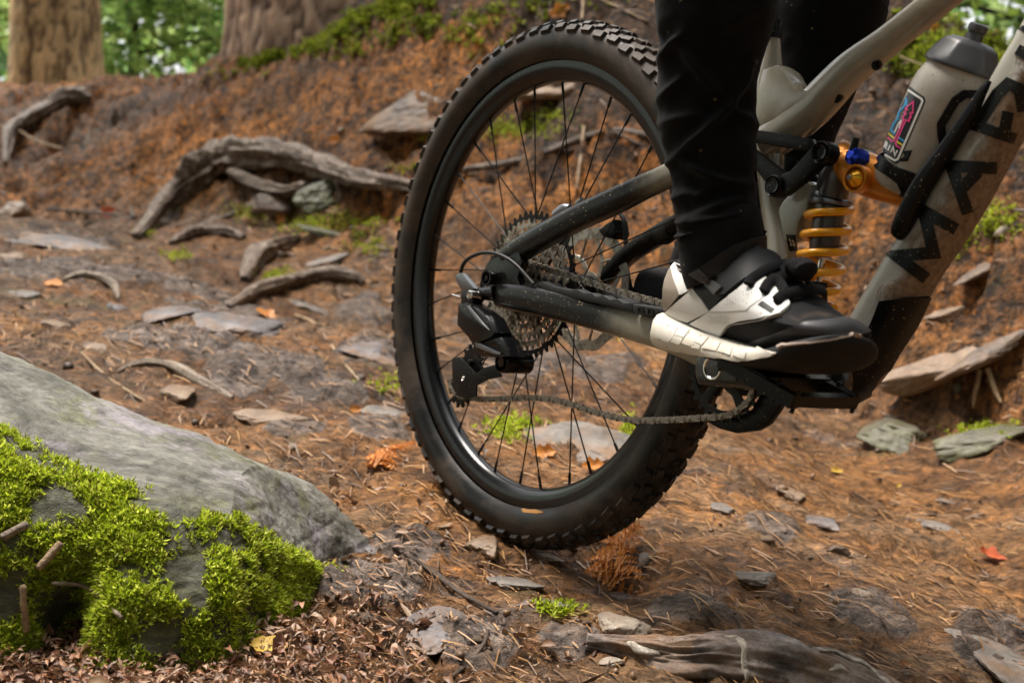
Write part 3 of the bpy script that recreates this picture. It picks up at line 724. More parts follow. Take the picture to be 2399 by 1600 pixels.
# brake rotor
ro = MB(); RY = 0.092
def wavy(n=240):
    V = []; F = []
    for s, yy in ((0, RY - 0.0009), (1, RY + 0.0009)):
        for q in range(n):
            a = 2 * math.pi * q / n; w = 0.0016 * math.cos(a * 12)
            V += [((0.092 + w) * math.cos(a), yy, (0.092 + w) * math.sin(a)), ((0.076 + w) * math.cos(a), yy, (0.076 + w) * math.sin(a))]
    for q in range(n):
        a, b = 2 * q, 2 * ((q + 1) % n); o = 2 * n
        F += [(a, b, b + 1, a + 1), (o + b, o + a, o + a + 1, o + b + 1), (a, o + a, o + b, b), (a + 1, b + 1, o + b + 1, o + a + 1)]
    return V, F
ro.add(*wavy())
for q in range(6):
    a = 2 * math.pi * q / 6 + 0.25
    P = spline([(0.024 * math.cos(a - 0.5), RY, 0.024 * math.sin(a - 0.5)), (0.05 * math.cos(a - 0.12), RY, 0.05 * math.sin(a - 0.12)), (0.077 * math.cos(a + 0.3), RY, 0.077 * math.sin(a + 0.3))], 6)
    ro.add(*tube(P, [(0.0009, 0.0040)] * len(P), 8, up=(0, 0, 1) if abs(math.sin(a)) < 0.5 else (1, 0, 0), power=4))
    P = spline([(0.050 * math.cos(a - 0.12), RY, 0.050 * math.sin(a - 0.12)), (0.066 * math.cos(a - 0.35), RY, 0.066 * math.sin(a - 0.35)), (0.077 * math.cos(a - 0.42), RY, 0.077 * math.sin(a - 0.42))], 5)
    ro.add(*tube(P, 0.0022, 6, up=(0, 1, 0)))
ro.add(*lathe([(0.019, RY - 0.001), (0.027, RY - 0.001), (0.027, RY + 0.001), (0.019, RY + 0.001)], n=36, closed=True))
part(ro, 'brake_rotor', M_STEEL, wheel)

# ---- frame
seat_tube = part(MB().add(*T([(1808, 40, 17, 0), (1811, 88, 17, 0), (1809, 130, 22, 0), (1803, 190, 33, 0), (1800, 250, 35, 0), (1803, 310, 34, 0), (1806, 400, 32, 0), (1815, 480, 33, 0), (1830, 560, 35, 0), (1832, 640, 37, 0), (1822, 740, 40, 0), (1803, 870, 46, 0)], 24))
      .add(*plate([(1814, 149), (1833, 161), (1846, 185), (1862, 205), (1900, 210), (1860, 262), (1812, 300), (1772, 300), (1768, 222), (1783, 161)], -0.004, 0.036, 0.009))
      .add(*plate([(1802, 555), (1813, 501), (1832, 470), (1871, 430), (1889, 424), (1900, 432), (1900, 452), (1889, 493), (1871, 519), (1862, 560), (1815, 575)], 0.004, 0.03, 0.006)), 'seat_tube', M_PAINT)
part(MB().add(*T([(1811, 92, 20, 0), (1812, 76, 21, 0), (1812, 58, 20, 0), (1812, 50, 15, 0)], 24)).add(*T([(1812, 56, 13.5, 0), (1810, -60, 13.5, 0), (1806, -260, 13.5, 0)], 20)), 'seatpost', M_BLACK)
bv = MB().add(seat_tube.data.vertices and [v.co for v in seat_tube.data.vertices], [tuple(p.vertices) for p in seat_tube.data.polygons]).bvh()
part(MB().add(*panel([(1842, 549), (1864, 551), (1867, 588), (1848, 590)], bv, 0.0008)), 'badge', M_LETTER, seat_tube, smooth=False)
part(MB().add(*panel(stroke([(1852, 577), (1851, 561), (1857, 575), (1856, 561)], 2.6), bv, 0.0012, 3)).add(*panel(stroke([(1860, 578), (1858.5, 562)], 2.6), bv, 0.0012, 3)), 'badge_letter', M_WHITE, seat_tube, smooth=False)
top_tube = part(MB().add(*T([(1800, 335, 44, 0), (1860, 288, 46, 0), (1916, 242, 44, 0), (1992, 164, 40, 0), (2076, 100, 35.5, 0), (2160, 33, 35, 0), (2262, -46, 35, 0), (2420, -165, 36, 0), (2700, -370, 40, 0)], 28, power=2.5)), 'top_tube', M_PAINT)
for a, b in ((2054, 154), (1962, 230)):
    P = bk(a, b, -0.006); s = bscale(P)
    part(MB().add(*lathe([(0, -10 * s), (9 * s, -10 * s), (11.5 * s, -7 * s), (11.5 * s, 5 * s), (0, 6 * s)], P, (0.1, -0.9, -0.4), 16)), 'frame_bolt', M_BLACK, top_tube)
dt_rows = [(1803, 872, 46, 0), (1880, 895, 55, 0), (1960, 892, 62, 0), (2018, 838, 64, 0), (2062, 762, 63, 0), (2136, 632, 61.5, 0), (2215, 516, 60, 0), (2276, 414, 60, 0), (2382, 213, 60, 0), (2440, 112, 60, 0), (2540, -62, 62, 0), (2660, -265, 64, 0)]
down_mb = MB().add(*T(dt_rows, 48, 8, power=2.9))
# mud plastered over the underside and splashed up the sides
def mud_material():
    m, N, L, b = new_mat('muddy_paint')
    tc = N.new('ShaderNodeTexCoord'); at_ = N.new('ShaderNodeAttribute'); at_.attribute_name = 'mud'
    n = _noise(N, L, 26, 8, 0.72, dist=0.7); n2 = _noise(N, L, 150, 6, 0.7)
    ad = N.new('ShaderNodeMath'); ad.operation = 'ADD'; L.new(at_.outputs['Fac'], ad.inputs[0])
    mu = N.new('ShaderNodeMath'); mu.operation = 'MULTIPLY_ADD'; L.new(n.outputs['Fac'], mu.inputs[0]); mu.inputs[1].default_value = 1.1; mu.inputs[2].default_value = -0.55; L.new(mu.outputs[0], ad.inputs[1])
    r = _ramp(N, L, ad.outputs[0], [(0.40, (0, 0, 0)), (0.58, (1, 1, 1))])
    mc = _ramp(N, L, n2.outputs['Fac'], [(0.32, (0.10, 0.062, 0.034)), (0.5, (0.19, 0.125, 0.075)), (0.7, (0.27, 0.19, 0.12))])
    c = _mix(N, L, r.outputs['Color'], (0.32, 0.307, 0.262), mc.outputs['Color'])
    L.new(c, b.inputs['Base Color'])
    L.new(_mix(N, L, r.outputs['Color'], (0.33,) * 3, (0.9,) * 3), b.inputs['Roughness'])
    cm = N.new('ShaderNodeMath'); cm.operation = 'MULTIPLY'; L.new(r.outputs['Color'], cm.inputs[0]); L.new(n2.outputs['Fac'], cm.inputs[1])
    _bump(N, L, b, cm.outputs[0], 0.8, 0.003); return m
M_MUDDY = mud_material()
down_tube = part(down_mb, 'down_tube', M_MUDDY)
dv = np.array(down_mb.V); me = down_tube.data
nrm = np.zeros((len(dv), 3)); me.vertices.foreach_get('normal', (buf := np.zeros(len(dv) * 3, np.float32))); nrm = buf.reshape(-1, 3)
under = _n((0.80, 0, -0.60))
mudv = np.clip(0.5 + 0.62 * (nrm @ under) - 0.06, 0, 1)
atr = me.attributes.new('mud', 'FLOAT', 'POINT'); atr.data.foreach_set('value', mudv.astype(np.float32))
dbv = down_mb.bvh()
def o7(*p): return [(1950 + x * 0.1913, 300 + y * 0.1913) for x, y in p]
def letter(strokes, w, name):
    m = MB()
    for s in strokes: m.add(*panel(stroke(s, w), dbv, 0.0009, 6))
    part(m, name, M_LETTER, down_tube, smooth=False)
letter([[(2240, 537), (2166, 496), (2187, 592), (2102, 600), (2170, 652)]], 29, 'frame_letter')
letter([[(2335, 394), (2230, 390), (2267, 500)], [(2250, 446), (2292, 402)]], 28, 'frame_letter')
letter([[(2396, 262), (2388, 208), (2362, 197), (2336, 222), (2289, 296), (2378, 326)], [(2362, 262), (2352, 312)]], 27, 'frame_letter')
letter([[(2384, 116), (2440, 150)]], 26, 'frame_letter')
letter([[(2480, 110), (2412, 70), (2500, 45), (2440, 10)]], 24, 'frame_letter')
part(MB().add(*panel([(2064, 706), (2120, 696), (2176, 694), (2140, 770), (2100, 850), (2050, 915), (1985, 950), (1900, 948), (1810, 925), (1800, 880), (1950, 850), (2020, 800), (2040, 765)], dbv, 0.004, 14)), 'down_tube_guard', M_BLACK)
for side in (-1, 1):
    pass
seatstay = part(MB().add(*T([(1180, 622, 24, -0.073), (1216, 588, 28, -0.073), (1334, 521, 29, -0.07), (1436, 474, 30, -0.062), (1500, 443, 28, -0.055), (1560, 415, 27, -0.048), (1640, 372, 26, -0.04), (1712, 330, 25, -0.032)], 24, power=2.8)), 'seatstay', M_STAY)
part(MB().add(*T([(1420, 650, 20, 0.105), (1472, 598, 22, 0.10), (1540, 553, 23, 0.09), (1600, 517, 22, 0.075), (1700, 450, 22, 0.05), (1790, 390, 22, 0.03)], 20, power=2.8)), 'seatstay', M_BLACK)
part(MB().add(*T([(1552, 551, 24.5, 0.0885), (1578, 533, 24.5, 0.082)], 20, power=2.8)), 'stay_tape', M_RUB)
part(MB().add(*T([(1180, 690, 31, -0.073), (1232, 698, 36, -0.072), (1334, 719, 37, -0.07), (1420, 742, 37, -0.066), (1500, 764, 38, -0.062), (1600, 795, 40, -0.055), (1700, 845, 42, -0.04)], 24, power=2.8)), 'chainstay', M_STAY)
part(MB().add(*T([(1420, 690, 24, 0.10), (1560, 760, 26, 0.08), (1700, 820, 28, 0.06), (1800, 860, 30, 0.04)], 20, power=2.8)), 'chainstay', M_STAY)
part(MB().add(*lathe([(0, -0.046), (0.026, -0.046), (0.03, -0.04), (0.03, 0.04), (0.026, 0.046), (0, 0.046)], (0.44, 0, 0), (0, 1, 0), 32)), 'bottom_bracket', M_BLACK)
g = MB()
g.add(*plate([(1250, 664), (1270, 659), (1296, 671), (1334, 679), (1352, 677), (1366, 685), (1385, 686), (1396, 694), (1412, 691), (1428, 701), (1446, 699), (1460, 709), (1482, 709), (1482, 732), (1400, 712), (1334, 698), (1278, 684)], -0.078, 0.018, 0.003))
g.add(*plate([(1480, 711), (1552, 722), (1600, 735), (1600, 765), (1552, 749), (1481, 735)], -0.079, 0.024, 0.004))
for i, (a, b) in enumerate(((1492, 724), (1503, 726), (1515, 728), (1527, 731), (1539, 734))):
    g.add(*plate([(a, b - 6), (a + 3, b - 6), (a + 3, b + 7), (a, b + 6)], -0.0912, 0.002, 0))
    if i % 2 == 0: g.add(*plate([(a + 3, b - 6), (a + 9, b - 5), (a + 9, b - 2), (a + 3, b - 3)], -0.0912, 0.002, 0))
part(g, 'chainstay_guard', M_RUB)
# dropout and axle end
d = MB()
d.add(*plate([(1150, 602), (1175, 585), (1215, 590), (1222, 615), (1212, 650), (1222, 680), (1215, 715), (1185, 722), (1160, 705), (1132, 690), (1122, 672), (1128, 640)], -0.082, 0.013, 0.003))
d.add(*T([(1104, 693, 14, -0.093), (1130, 688, 16, -0.09), (1165, 688, 19, -0.086)], 16))
part(d, 'dropout', M_BLACKG)
part(MB().add(*disc(1138, 651, 15, -0.101, -0.08)).add(*lathe([(0.0085, 0), (0.0115, 0), (0.0115, 0.003), (0.0085, 0.003)], bk(1138, 651, -0.103), (0, 1, 0), 24, True)), 'axle', M_BLACKG)
c = bk(1200, 693, -0.0905); part(MB().add(*lathe([(0.0065, 0), (0.0095, 0), (0.0095, 0.004), (0.0065, 0.004)], c, (0, 1, 0), 24, True)).add(*lathe([(0, 0.001), (0.005, 0.001), (0.005, 0.004), (0, 0.004)], c, (0, 1, 0), 18)), 'stay_pivot', M_ALU)

# ---- rocker links
def rocker_mb(y, t, sh=0.0):
    m = MB()
    for poly in ([(1690, 302), (1763, 303), (1830, 312), (1895, 324), (1905, 345), (1893, 354), (1830, 345), (1763, 333), (1690, 345)], [(1725, 338), (1752, 342), (1790, 370), (1836, 404), (1830, 430), (1795, 432), (1760, 388), (1722, 365)], [(1822, 408), (1850, 400), (1902, 342), (1938, 372), (1880, 425), (1838, 458), (1815, 440)]):
        m.add(*plate(poly, y, t, 0.0035))
    m.add(*disc(1920, 357, 28, y - t / 2 - 0.006, y + t / 2)); m.add(*disc(1809, 435, 26, y - t / 2 - 0.005, y + t / 2)); m.add(*disc(1705, 323, 26, y - t / 2 - 0.004, y + t / 2))
    if sh: m.V = [(a, -b, c) for a, b, c in m.V]; m.F = [f[::-1] for f in m.F]
    return m
part(rocker_mb(-0.030, 0.012), 'rocker_link', M_BLACK)
part(rocker_mb(-0.030, 0.012, 1), 'rocker_link', M_BLACK)
c = bk(1920, 357, -0.043)
part(MB().add(*lathe([(0.006, 0), (0.0085, -0.0005), (0.0085, 0.003), (0.006, 0.003)], c, (0, 1, 0), 24, True)), 'pivot_bolt', M_BLACKG)
c = bk(1809, 435, -0.041)
part(MB().add(*lathe([(0.006, 0), (0.0085, -0.0005), (0.0085, 0.003), (0.006, 0.003)], c, (0, 1, 0), 24, True)), 'pivot_bolt', M_BLACKG)

# ---- coil shock
shock = part(MB().add(*T([(1966, 380, 32, 0), (1957, 415, 38, 0), (1946, 462, 39, 0)], 32)).add(*T([(1945, 480, 36, 0), (1934, 560, 35, 0)], 28)), 'shock', M_SHOCK)
part(MB().add(*T([(1949, 462, 40, 0), (1948, 464, 48, 0), (1945, 476, 49, 0), (1944, 482, 42, 0)], 32, 2)), 'preload_collar', M_ALU, shock)
part(MB().add(*T([(1934, 556, 35, 0), (1929, 588, 33, 0), (1928, 591, 24, 0)], 28, 2)), 'bump_stop', M_SHOCK, shock)
part(MB().add(*T([(1929, 588, 9, 0), (1916, 668, 9, 0)], 16)), 'piston_rod', M_SILVER, shock)
part(MB().add(*T([(1917, 660, 22, 0), (1913, 690, 26, 0), (1908, 730, 28, 0), (1903, 790, 26, 0)], 20)), 'shock_foot', M_BLACK, shock)
a3, b3 = bk(1945, 484, 0), bk(1908, 716, 0); ax = _n(b3 - a3); r3 = 49 * bscale((a3 + b3) / 2)
vw = _n(BO - a3); e1 = _n(np.cross(ax, vw)); e1 = e1 if e1 @ (bk(2000, 500, 0) - a3) > 0 else -e1
e2 = _n(vw - ax * (vw @ ax)); P = []
turns = 5.0
for q in range(int(turns * 30) + 1):
    u = q / (turns * 30); ph = 2 * math.pi * turns * u - 0.3
    rr = r3 * (0.95 + 0.09 * math.sin(math.pi * min(1, u * 1.1)))
    P.append(a3 + (b3 - a3) * u + e1 * rr * math.cos(ph) + e2 * rr * math.sin(ph))
part(MB().add(*tube(P, 9.6 * bscale(a3), 12, up=tuple(ax))), 'coil_spring', M_SPRING, shock)
h = MB().add(*T([(1955, 352, 10, 0.0), (1975, 362, 30, 0.0), (2000, 392, 46, 0.0), (2040, 412, 50, 0.0), (2090, 428, 50, 0.0), (2150, 446, 46, 0.0), (2165, 450, 30, 0.0)], 28))
h.add(*T([(1946, 372, 24, -0.006), (1972, 372, 26, -0.006), (2000, 372, 26, -0.004)], 18))
part(h, 'reservoir', M_ORANGE, shock)
c = bk(2001, 418, -0.034); s = bscale(c)
part(MB().add(*lathe([(32 * s, 0.012), (34 * s, 0.004), (33 * s, 0.0), (28 * s, 0.0), (27 * s, 0.004), (27 * s, 0.02), (34 * s, 0.02)], c, (0, 1, 0), 32)), 'dial_ring', M_ORANGE, shock)
part(MB().add(*lathe([(0, -0.007), (8 * s, -0.007), (10 * s, -0.005), (22 * s, 0.0015), (24 * s, 0.004), (24 * s, 0.01)], c, (0.05, 1, -0.05), 32)), 'adjuster_dial', M_GOLD, shock)
part(MB().add(*lathe([(0, -0.0095), (5 * s, -0.0095), (6.5 * s, -0.007), (6.5 * s, -0.004)], c, (0.05, 1, -0.05), 16)), 'dial_screw', M_SILVER, shock)
c = bk(1990, 363, -0.036); s = bscale(c)
kn = [(0, 0), (9 * s, 0), (11 * s, 0.001)] + [(21 * s, 0.003), (22 * s, 0.005), (22 * s, 0.02), (0, 0.02)]
part(MB().add(*lathe(kn, c, (0.15, 1, -0.1), 10)), 'blue_knob', M_BLUE, shock, auto=20)
part(MB().add(*T([(1998, 352, 11, -0.03), (2003, 336, 9, -0.03), (2006, 324, 8, -0.03)], 12)).add(*T([(1996, 366, 17, -0.025), (2006, 360, 17, -0.02)], 12)), 'lockout_lever', M_BLACK, shock)

# ---- crank, chainring, guard, pedal
BB = np.array([0.44, 0.0, 0.0])
def ringgear(): 
    V, F = gear(28, 0, 0.0026, 0.047, 0)
    return [(v[0] + BB[0], v[1] - 0.060, v[2]) for v in V], F
cr = MB().add(*ringgear())
for q in range(5):
    a = 2 * math.pi * q / 5 + 0.5; e = np.array([math.cos(a), 0, math.sin(a)])
    cr.add(*tube([BB + e * 0.016 + [0, -0.06, 0], BB + e * 0.034 + [0, -0.060, 0], BB + e * 0.05 + [0, -0.06, 0]], [(0.009, 0.0022), (0.006, 0.0018), (0.008, 0.0014)], 10, up=(0, 1, 0), power=3))
cr.add(*lathe([(0.012, -0.066), (0.02, -0.066), (0.02, -0.054), (0.012, -0.054)], BB, (0, 1, 0), 24, True))
part(cr, 'chainring', M_BLACK)
part(MB().add(*plate([(1640, 975), (1652, 987), (1685, 1005), (1723, 1015), (1772, 1008), (1795, 994), (1818, 962), (1828, 944), (1813, 923), (1790, 912), (1776, 930), (1760, 958), (1725, 975), (1680, 978), (1655, 970)], -0.048, 0.012, 0.003)), 'bash_guard', M_BLACK)
pe = bk(1952, 896, -0.078); pe = BB + [0, -0.078, 0] + _n((pe - BB) * [1, 0, 1]) * 0.165
dirc = _n((pe - BB) * [1, 0, 1]); C0 = BB + [0, -0.078, 0]
ca = MB().add(*tube(spline([C0 - dirc * 0.022, C0, C0 + dirc * 0.05, C0 + dirc * 0.11, pe, pe + dirc * 0.02], 5), [(0.008, 0.010)] + [(0.009, 0.020)] * 5 + [(0.009, 0.0185)] * 5 + [(0.0085, 0.016)] * 5 + [(0.0085, 0.015)] * 5 + [(0.0085, 0.016)] * 4 + [(0.006, 0.008)], 20, up=(0, 0, 1), power=3))
crank = part(ca, 'crank_arm', mat('crank_black', (0.02, 0.02, 0.02), 0.3, 0.3, coat=0.3, specks=(300, 0.3, SPK)))
cc = bk(1667, 862, -0.0885)
part(MB().add(*lathe([(0.0105, 0.0015), (0.0118, 0), (0.0132, 0), (0.014, 0.002), (0.014, 0.006), (0.0105, 0.006)], cc, (0, 1, 0), 32, True)), 'spindle_ring', M_SILVER, crank)
part(MB().add(*lathe([(0, 0.004), (0.0104, 0.004)], cc, (0, 1, 0), 24)), 'spindle_cap', M_BLACK, crank)
C1 = BB + [0, 0.078, 0]; pl = C1 - dirc * 0.17
part(MB().add(*tube(spline([C1 + dirc * 0.02, C1, C1 - dirc * 0.08, pl, pl - dirc * 0.018], 5), [(0.0085, 0.017)] * 21, 16, up=(0, 0, 1), power=3)), 'crank_arm', M_BLACK)
def pedal(c, sgn):
    m = MB(); s3 = _n(np.array([0.99, 0, -0.12])); u3 = np.cross(s3, (0, 1, 0)) * -1
    M = np.stack([s3, np.array([0, 1.0, 0]), u3], 1); ctr = c + np.array([0, sgn * 0.068, 0])
    for x in (-0.05, 0.05): m.add(*box(ctr + M @ np.array([x * 0.9, 0, 0]), (0.011, 0.092, 0.011), M))
    for y in (-0.044, 0.044): m.add(*box(ctr + M @ np.array([0, y, 0]), (0.1, 0.012, 0.0135), M))
    m.add(*box(ctr, (0.024, 0.095, 0.017), M)); m.add(*tube([c - np.array([0, sgn * 0.004, 0]), c + np.array([0, sgn * 0.03, 0])], 0.008, 12, up=(0, 0, 1)))
    for x in (-0.05, -0.025, 0.025, 0.05):
        for y in (-0.044, 0.044):
            for z in (-1, 1): m.add(*tube([ctr + M @ np.array([x, y, z * 0.006]), ctr + M @ np.array([x, y, z * 0.011])], 0.0022, 6, up=(1, 0, 0)))
    return m
part(pedal(pe, -1), 'pedal', M_BLACK); part(pedal(pl, 1), 'pedal', M_BLACK)

# ---- derailleur
def o1(*p): return [(1030 + x * 0.2551, 560 + y * 0.2551) for x, y in p]
der = MB()
der.add(*plate(o1((160, 600), (235, 575), (330, 640), (430, 715), (505, 860), (470, 905), (330, 965), (250, 905), (148, 790)), -0.104, 0.032, 0.006))
der.add(*plate(o1((190, 470), (300, 455), (310, 560), (250, 660), (150, 720), (190, 600)), -0.098, 0.02, 0.004))
der.add(*plate(o1((250, 905), (330, 850), (490, 835), (580, 930), (650, 1080), (560, 1090), (360, 1080), (300, 985)), -0.098, 0.03, 0.006))
der.add(*disc(*o1((560, 1130))[0], 26, -0.108, -0.062))
derail = part(der, 'derailleur', M_BLACKG)
part(MB().add(*plate(o1((136, 335), (165, 312), (200, 312), (318, 455), (270, 475), (200, 480), (150, 400)), -0.098, 0.011, 0.003)), 'cable_arm', M_ALU, derail)
part(MB().add(*disc(*o1((267, 515))[0], 11.5, -0.113, -0.09, rim=0.25)), 'mounting_bolt', M_SILVER, derail)
part(MB().add(*T([(1060, 690, 2.6, -0.097), (1080, 696, 3, -0.097)], 8)), 'limit_screw', M_SILVER, derail)
part(MB().add(*plate(o1((320, 945), (372, 958), (550, 1046), (548, 1062), (480, 1052), (330, 992)), -0.1155, 0.004, 0.001)).add(*plate(o1((240, 612), (262, 612), (372, 745), (450, 835), (420, 815), (330, 745)), -0.1225, 0.003, 0.001)), 'derailleur_highlight', M_ALU, derail)  # grey strips painting a highlight onto the derailleur body
cage_poly = o1((110, 1125), (130, 1088), (185, 1085), (240, 1140), (330, 1235), (410, 1180), (520, 1150), (565, 1265), (440, 1290), (335, 1345), (332, 1440), (255, 1472), (160, 1438), (118, 1340))
part(MB().add(*plate(cage_poly, -0.088, 0.003, 0.0006)).add(*plate(cage_poly, -0.066, 0.003, 0.0006)), 'derailleur_cage', M_BLACK, derail)
for p in ((195, 1375), (300, 1140)):
    c = bk(*o1(p)[0], -0.077); V, F = gear(12, 0, 0.003, 0.006)
    part(MB().add([(v[0] + c[0], v[1] + c[1], v[2] + c[2]) for v in V], F).add(*lathe([(0.0, -0.009), (0.005, -0.009), (0.006, 0.009), (0, 0.009)], c, (0, 1, 0), 14)), 'jockey_wheel', M_BLACK, derail)
part(MB().add(*disc(*o1((210, 1280))[0], 5, -0.092, -0.086)), 'cage_bolt', M_SILVER, derail)
part(MB().add(*T([(1076, 648, 4.6, -0.098), (1088, 615, 4.6, -0.098), (1112, 598, 4.6, -0.097), (1140, 592, 4.6, -0.096), (1172, 598, 4.6, -0.094), (1208, 620, 4.6, -0.092), (1250, 666, 4.6, -0.088)], 10, 8)), 'shift_cable', M_RUB)
part(MB().add(*T([(1453, 500, 5, 0.1), (1462, 520, 5.5, 0.1), (1466, 560, 5.5, 0.1), (1468, 620, 5.5, 0.1), (1474, 660, 5.5, 0.1), (1486, 700, 5.5, 0.1)], 10, 6)), 'brake_hose', M_RUB)
part(MB().add(*plate([(1416, 526), (1436, 514), (1441, 546), (1434, 560), (1412, 556), (1400, 540)], 0.1, 0.03, 0.004)), 'brake_caliper', M_BLACK)
part(MB().add(*T([(1304, 505, 14, -0.052), (1322, 492, 15, -0.052), (1336, 488, 9, -0.052)], 12)).add(*T([(1352, 478, 6, -0.05), (1364, 468, 7, -0.05)], 10)), 'caliper_mount', M_ALU)

# ---- chain
def link_mb(outer):
    m = MB(); w = 0.0031 if outer else 0.0021; t = 0.0009; p = 0.0127
    for s in (-1, 1):
        P = []
        for q in range(9): a = math.pi / 2 + math.pi * q / 8; P.append((0.0043 * math.cos(a), 0.0043 * math.sin(a)))
        P.append((p / 2, -0.0030))
        for q in range(9): a = -math.pi / 2 + math.pi * q / 8; P.append((p + 0.0043 * math.cos(a), 0.0043 * math.sin(a)))
        P.append((p / 2, 0.0030))
        V = [(x, s * w - t / 2, z) for x, z in P] + [(x, s * w + t / 2, z) for x, z in P]; n = len(P)
        m.add(V, [tuple(range(n))[::-1], tuple(range(n, 2 * n))] + [(i, (i + 1) % n, n + (i + 1) % n, n + i) for i in range(n)])
    if outer:
        for x in (0, p): m.add(*lathe([(0, -0.0044), (0.0018, -0.0044), (0.002, -0.004), (0.002, 0.004), (0, 0.0044)], (x, 0, 0), (0, 1, 0), 10))
    return m
LINK_A = link_mb(True); LINK_B = link_mb(False)
rolls = MB(); links = []
def run_chain(pts):
    P = spline([bk(a, b, y) for a, b, y in pts], 30)
    L = np.r_[0, np.cumsum(np.linalg.norm(np.diff(P, axis=0), axis=1))]
    s = np.arange(0, L[-1], 0.0127); Q = np.stack([np.interp(s, L, P[:, i]) for i in range(3)], 1)
    for i in range(len(Q) - 1):
        x = _n(Q[i + 1] - Q[i]); y = _n(np.array([0, 1.0, 0]) - x * x[1]); z = np.cross(x, y)
        links.append((Matrix([[x[k], y[k], z[k], Q[i][k]] for k in range(3)] + [[0, 0, 0, 1]]), i % 2))
        rolls.add(*lathe([(0.0038, -0.0014), (0.0038, 0.0014)], Q[i], (0, 1, 0), 10))
run_chain([(1160, 640, -0.046), (1175, 612, -0.046), (1198, 600, -0.046), (1221, 609, -0.046), (1283, 630, -0.048), (1334, 646, -0.050), (1385, 663, -0.052), (1436, 679, -0.055), (1500, 697, -0.058), (1556, 712, -0.060), (1640, 735, -0.060), (1700, 748, -0.060), (1742, 778, -0.060), (1764, 820, -0.060), (1772, 870, -0.060), (1766, 918, -0.060), (1752, 944, -0.060), (1732, 962, -0.060), (1700, 975, -0.060), (1657, 978, -0.060), (1583, 983, -0.060), (1501, 985, -0.060), (1449, 979, -0.060), (1385, 963, -0.060), (1334, 945, -0.061), (1283, 934, -0.063), (1232, 932, -0.065), (1180, 934, -0.068), (1125, 935, -0.071), (1099, 931, -0.074), (1078, 928, -0.076), (1060, 912, -0.077), (1052, 880, -0.077)])
chain = part(rolls, 'chain', M_CHAIN)
la = lb = None
for M, k in links:
    if k == 0:
        if la is None: o = la = LINK_A.build('chain_link', M_CHAIN, chain, smooth=True, auto=30)
        else: o = link_copy(la, chain)
    else:
        if lb is None: o = lb = LINK_B.build('chain_link', M_CHAIN, chain, smooth=True, auto=30)
        else: o = link_copy(lb, chain)
    o.matrix_local = M

# ---- bottle and cage
A0 = bk(2122, 455, 0.0); A1 = bk(2122 + 0.4 * 400, 455 - 0.915 * 400, 0.0); bax = _n(A1 - A0); bl = np.linalg.norm(A1 - A0) / 400; bs = bscale((A0 * 0.45 + A1 * 0.55))
def bprof(rows): return [(r * bs, s * bl) for s, r in rows]
M_BOTTLE = mat('milky_plastic', (0.35, 0.325, 0.28), 0.38, var=(22, (0.26, 0.22, 0.165), 0.45, 0.75), specks=(300, 0.28, (0.16, 0.11, 0.06)))
bottle_mb = MB().add(*lathe(bprof([(0, 0), (0, 50), (2, 66), (10, 80), (24, 88), (45, 91), (128, 92), (200, 92.5), (240, 92), (262, 91), (285, 88), (302, 83), (314, 78), (320, 79), (324, 83), (328, 80)]), A0, bax, 64))
bottle = tag(empty('water_bottle'), 'milky plastic water bottle with a grey cap held in the black bottle cage', 'bottle')
bottle.matrix_world = BIKE_M
bb_ = bottle_mb.build('bottle_body', M_BOTTLE, bottle); bbv = bottle_mb.bvh()
M_CAP = mat('grey_cap', (0.035, 0.036, 0.040), 0.42, bump=(200, 0.1, 0.001), specks=(260, 0.2, (0.2, 0.15, 0.1)))
cap = MB().add(*lathe(bprof([(322, 84), (326, 86), (332, 85), (345, 79), (377, 63), (384, 58), (392, 44), (394, 24)]), A0, bax, 72)); _cz = np.array(cap.V)
_cu = _n(np.cross(bax, (0, 1, 0))); _cw = np.cross(bax, _cu); _cr = _cz - A0; _ch = _cr @ bax; _ca = np.arctan2(_cr @ _cw, _cr @ _cu)
_hex = np.cos(math.pi / 6) / np.cos((_ca + 0.35) % (math.pi / 3) - math.pi / 6); _k = np.clip((_ch / bl - 330) / 20, 0, 1) * np.clip((394 - _ch / bl) / 12, 0, 1) * 0.75
_rad = _cr - np.outer(_ch, bax); cap.V = list(A0 + np.outer(_ch, bax) + _rad * (1 + _k * (_hex * 1.06 - 1))[:, None]); cap.build('bottle_cap', M_CAP, bottle, auto=60)
MB().add(*lathe(bprof([(388, 24), (396, 21), (412, 18.5), (414, 22), (424, 23), (431, 21), (434, 14), (434, 0)]), A0, bax, 28)).build('bottle_nozzle', M_CAP, bottle)
def o5(*p): return [(2000 + x * 0.1914, 200 + y * 0.1914) for x, y in p]
lab = MB().add(*panel(o5((690, 15), (790, 95), (870, 150), (880, 195), (700, 610), (550, 955), (515, 968), (370, 858), (345, 800), (430, 600), (600, 160), (660, 30)), bbv, 0.0004, 6, 0.0005)).build('bottle_label', mat('label_black', (0.012, 0.011, 0.013), 0.4), bottle, smooth=False)
def lstroke(ps, w, m, name):
    mb = MB()
    for p in ps: mb.add(*panel(stroke(o5(*p), w), bbv, 0.0008, 3.0, 0.0003))
    mb.build(name, m, lab, smooth=False)
M_PINK = mat('pink_print', (0.75, 0.05, 0.22), 0.45); M_CYAN = mat('blue_print', (0.03, 0.28, 0.55), 0.45); M_YELL = mat('yellow_print', (0.62, 0.5, 0.03), 0.45)
lstroke([[(668, 62), (740, 110), (835, 172), (846, 200), (700, 545), (545, 905), (505, 922), (385, 852)]], 4.6, M_WHITE, 'label_border')
lstroke([[(655, 155), (628, 255), (560, 335), (545, 410), (500, 470), (462, 552), (510, 600)], [(648, 160), (655, 260)], [(548, 640), (622, 690)]], 4.2, M_CYAN, 'blue_tree')
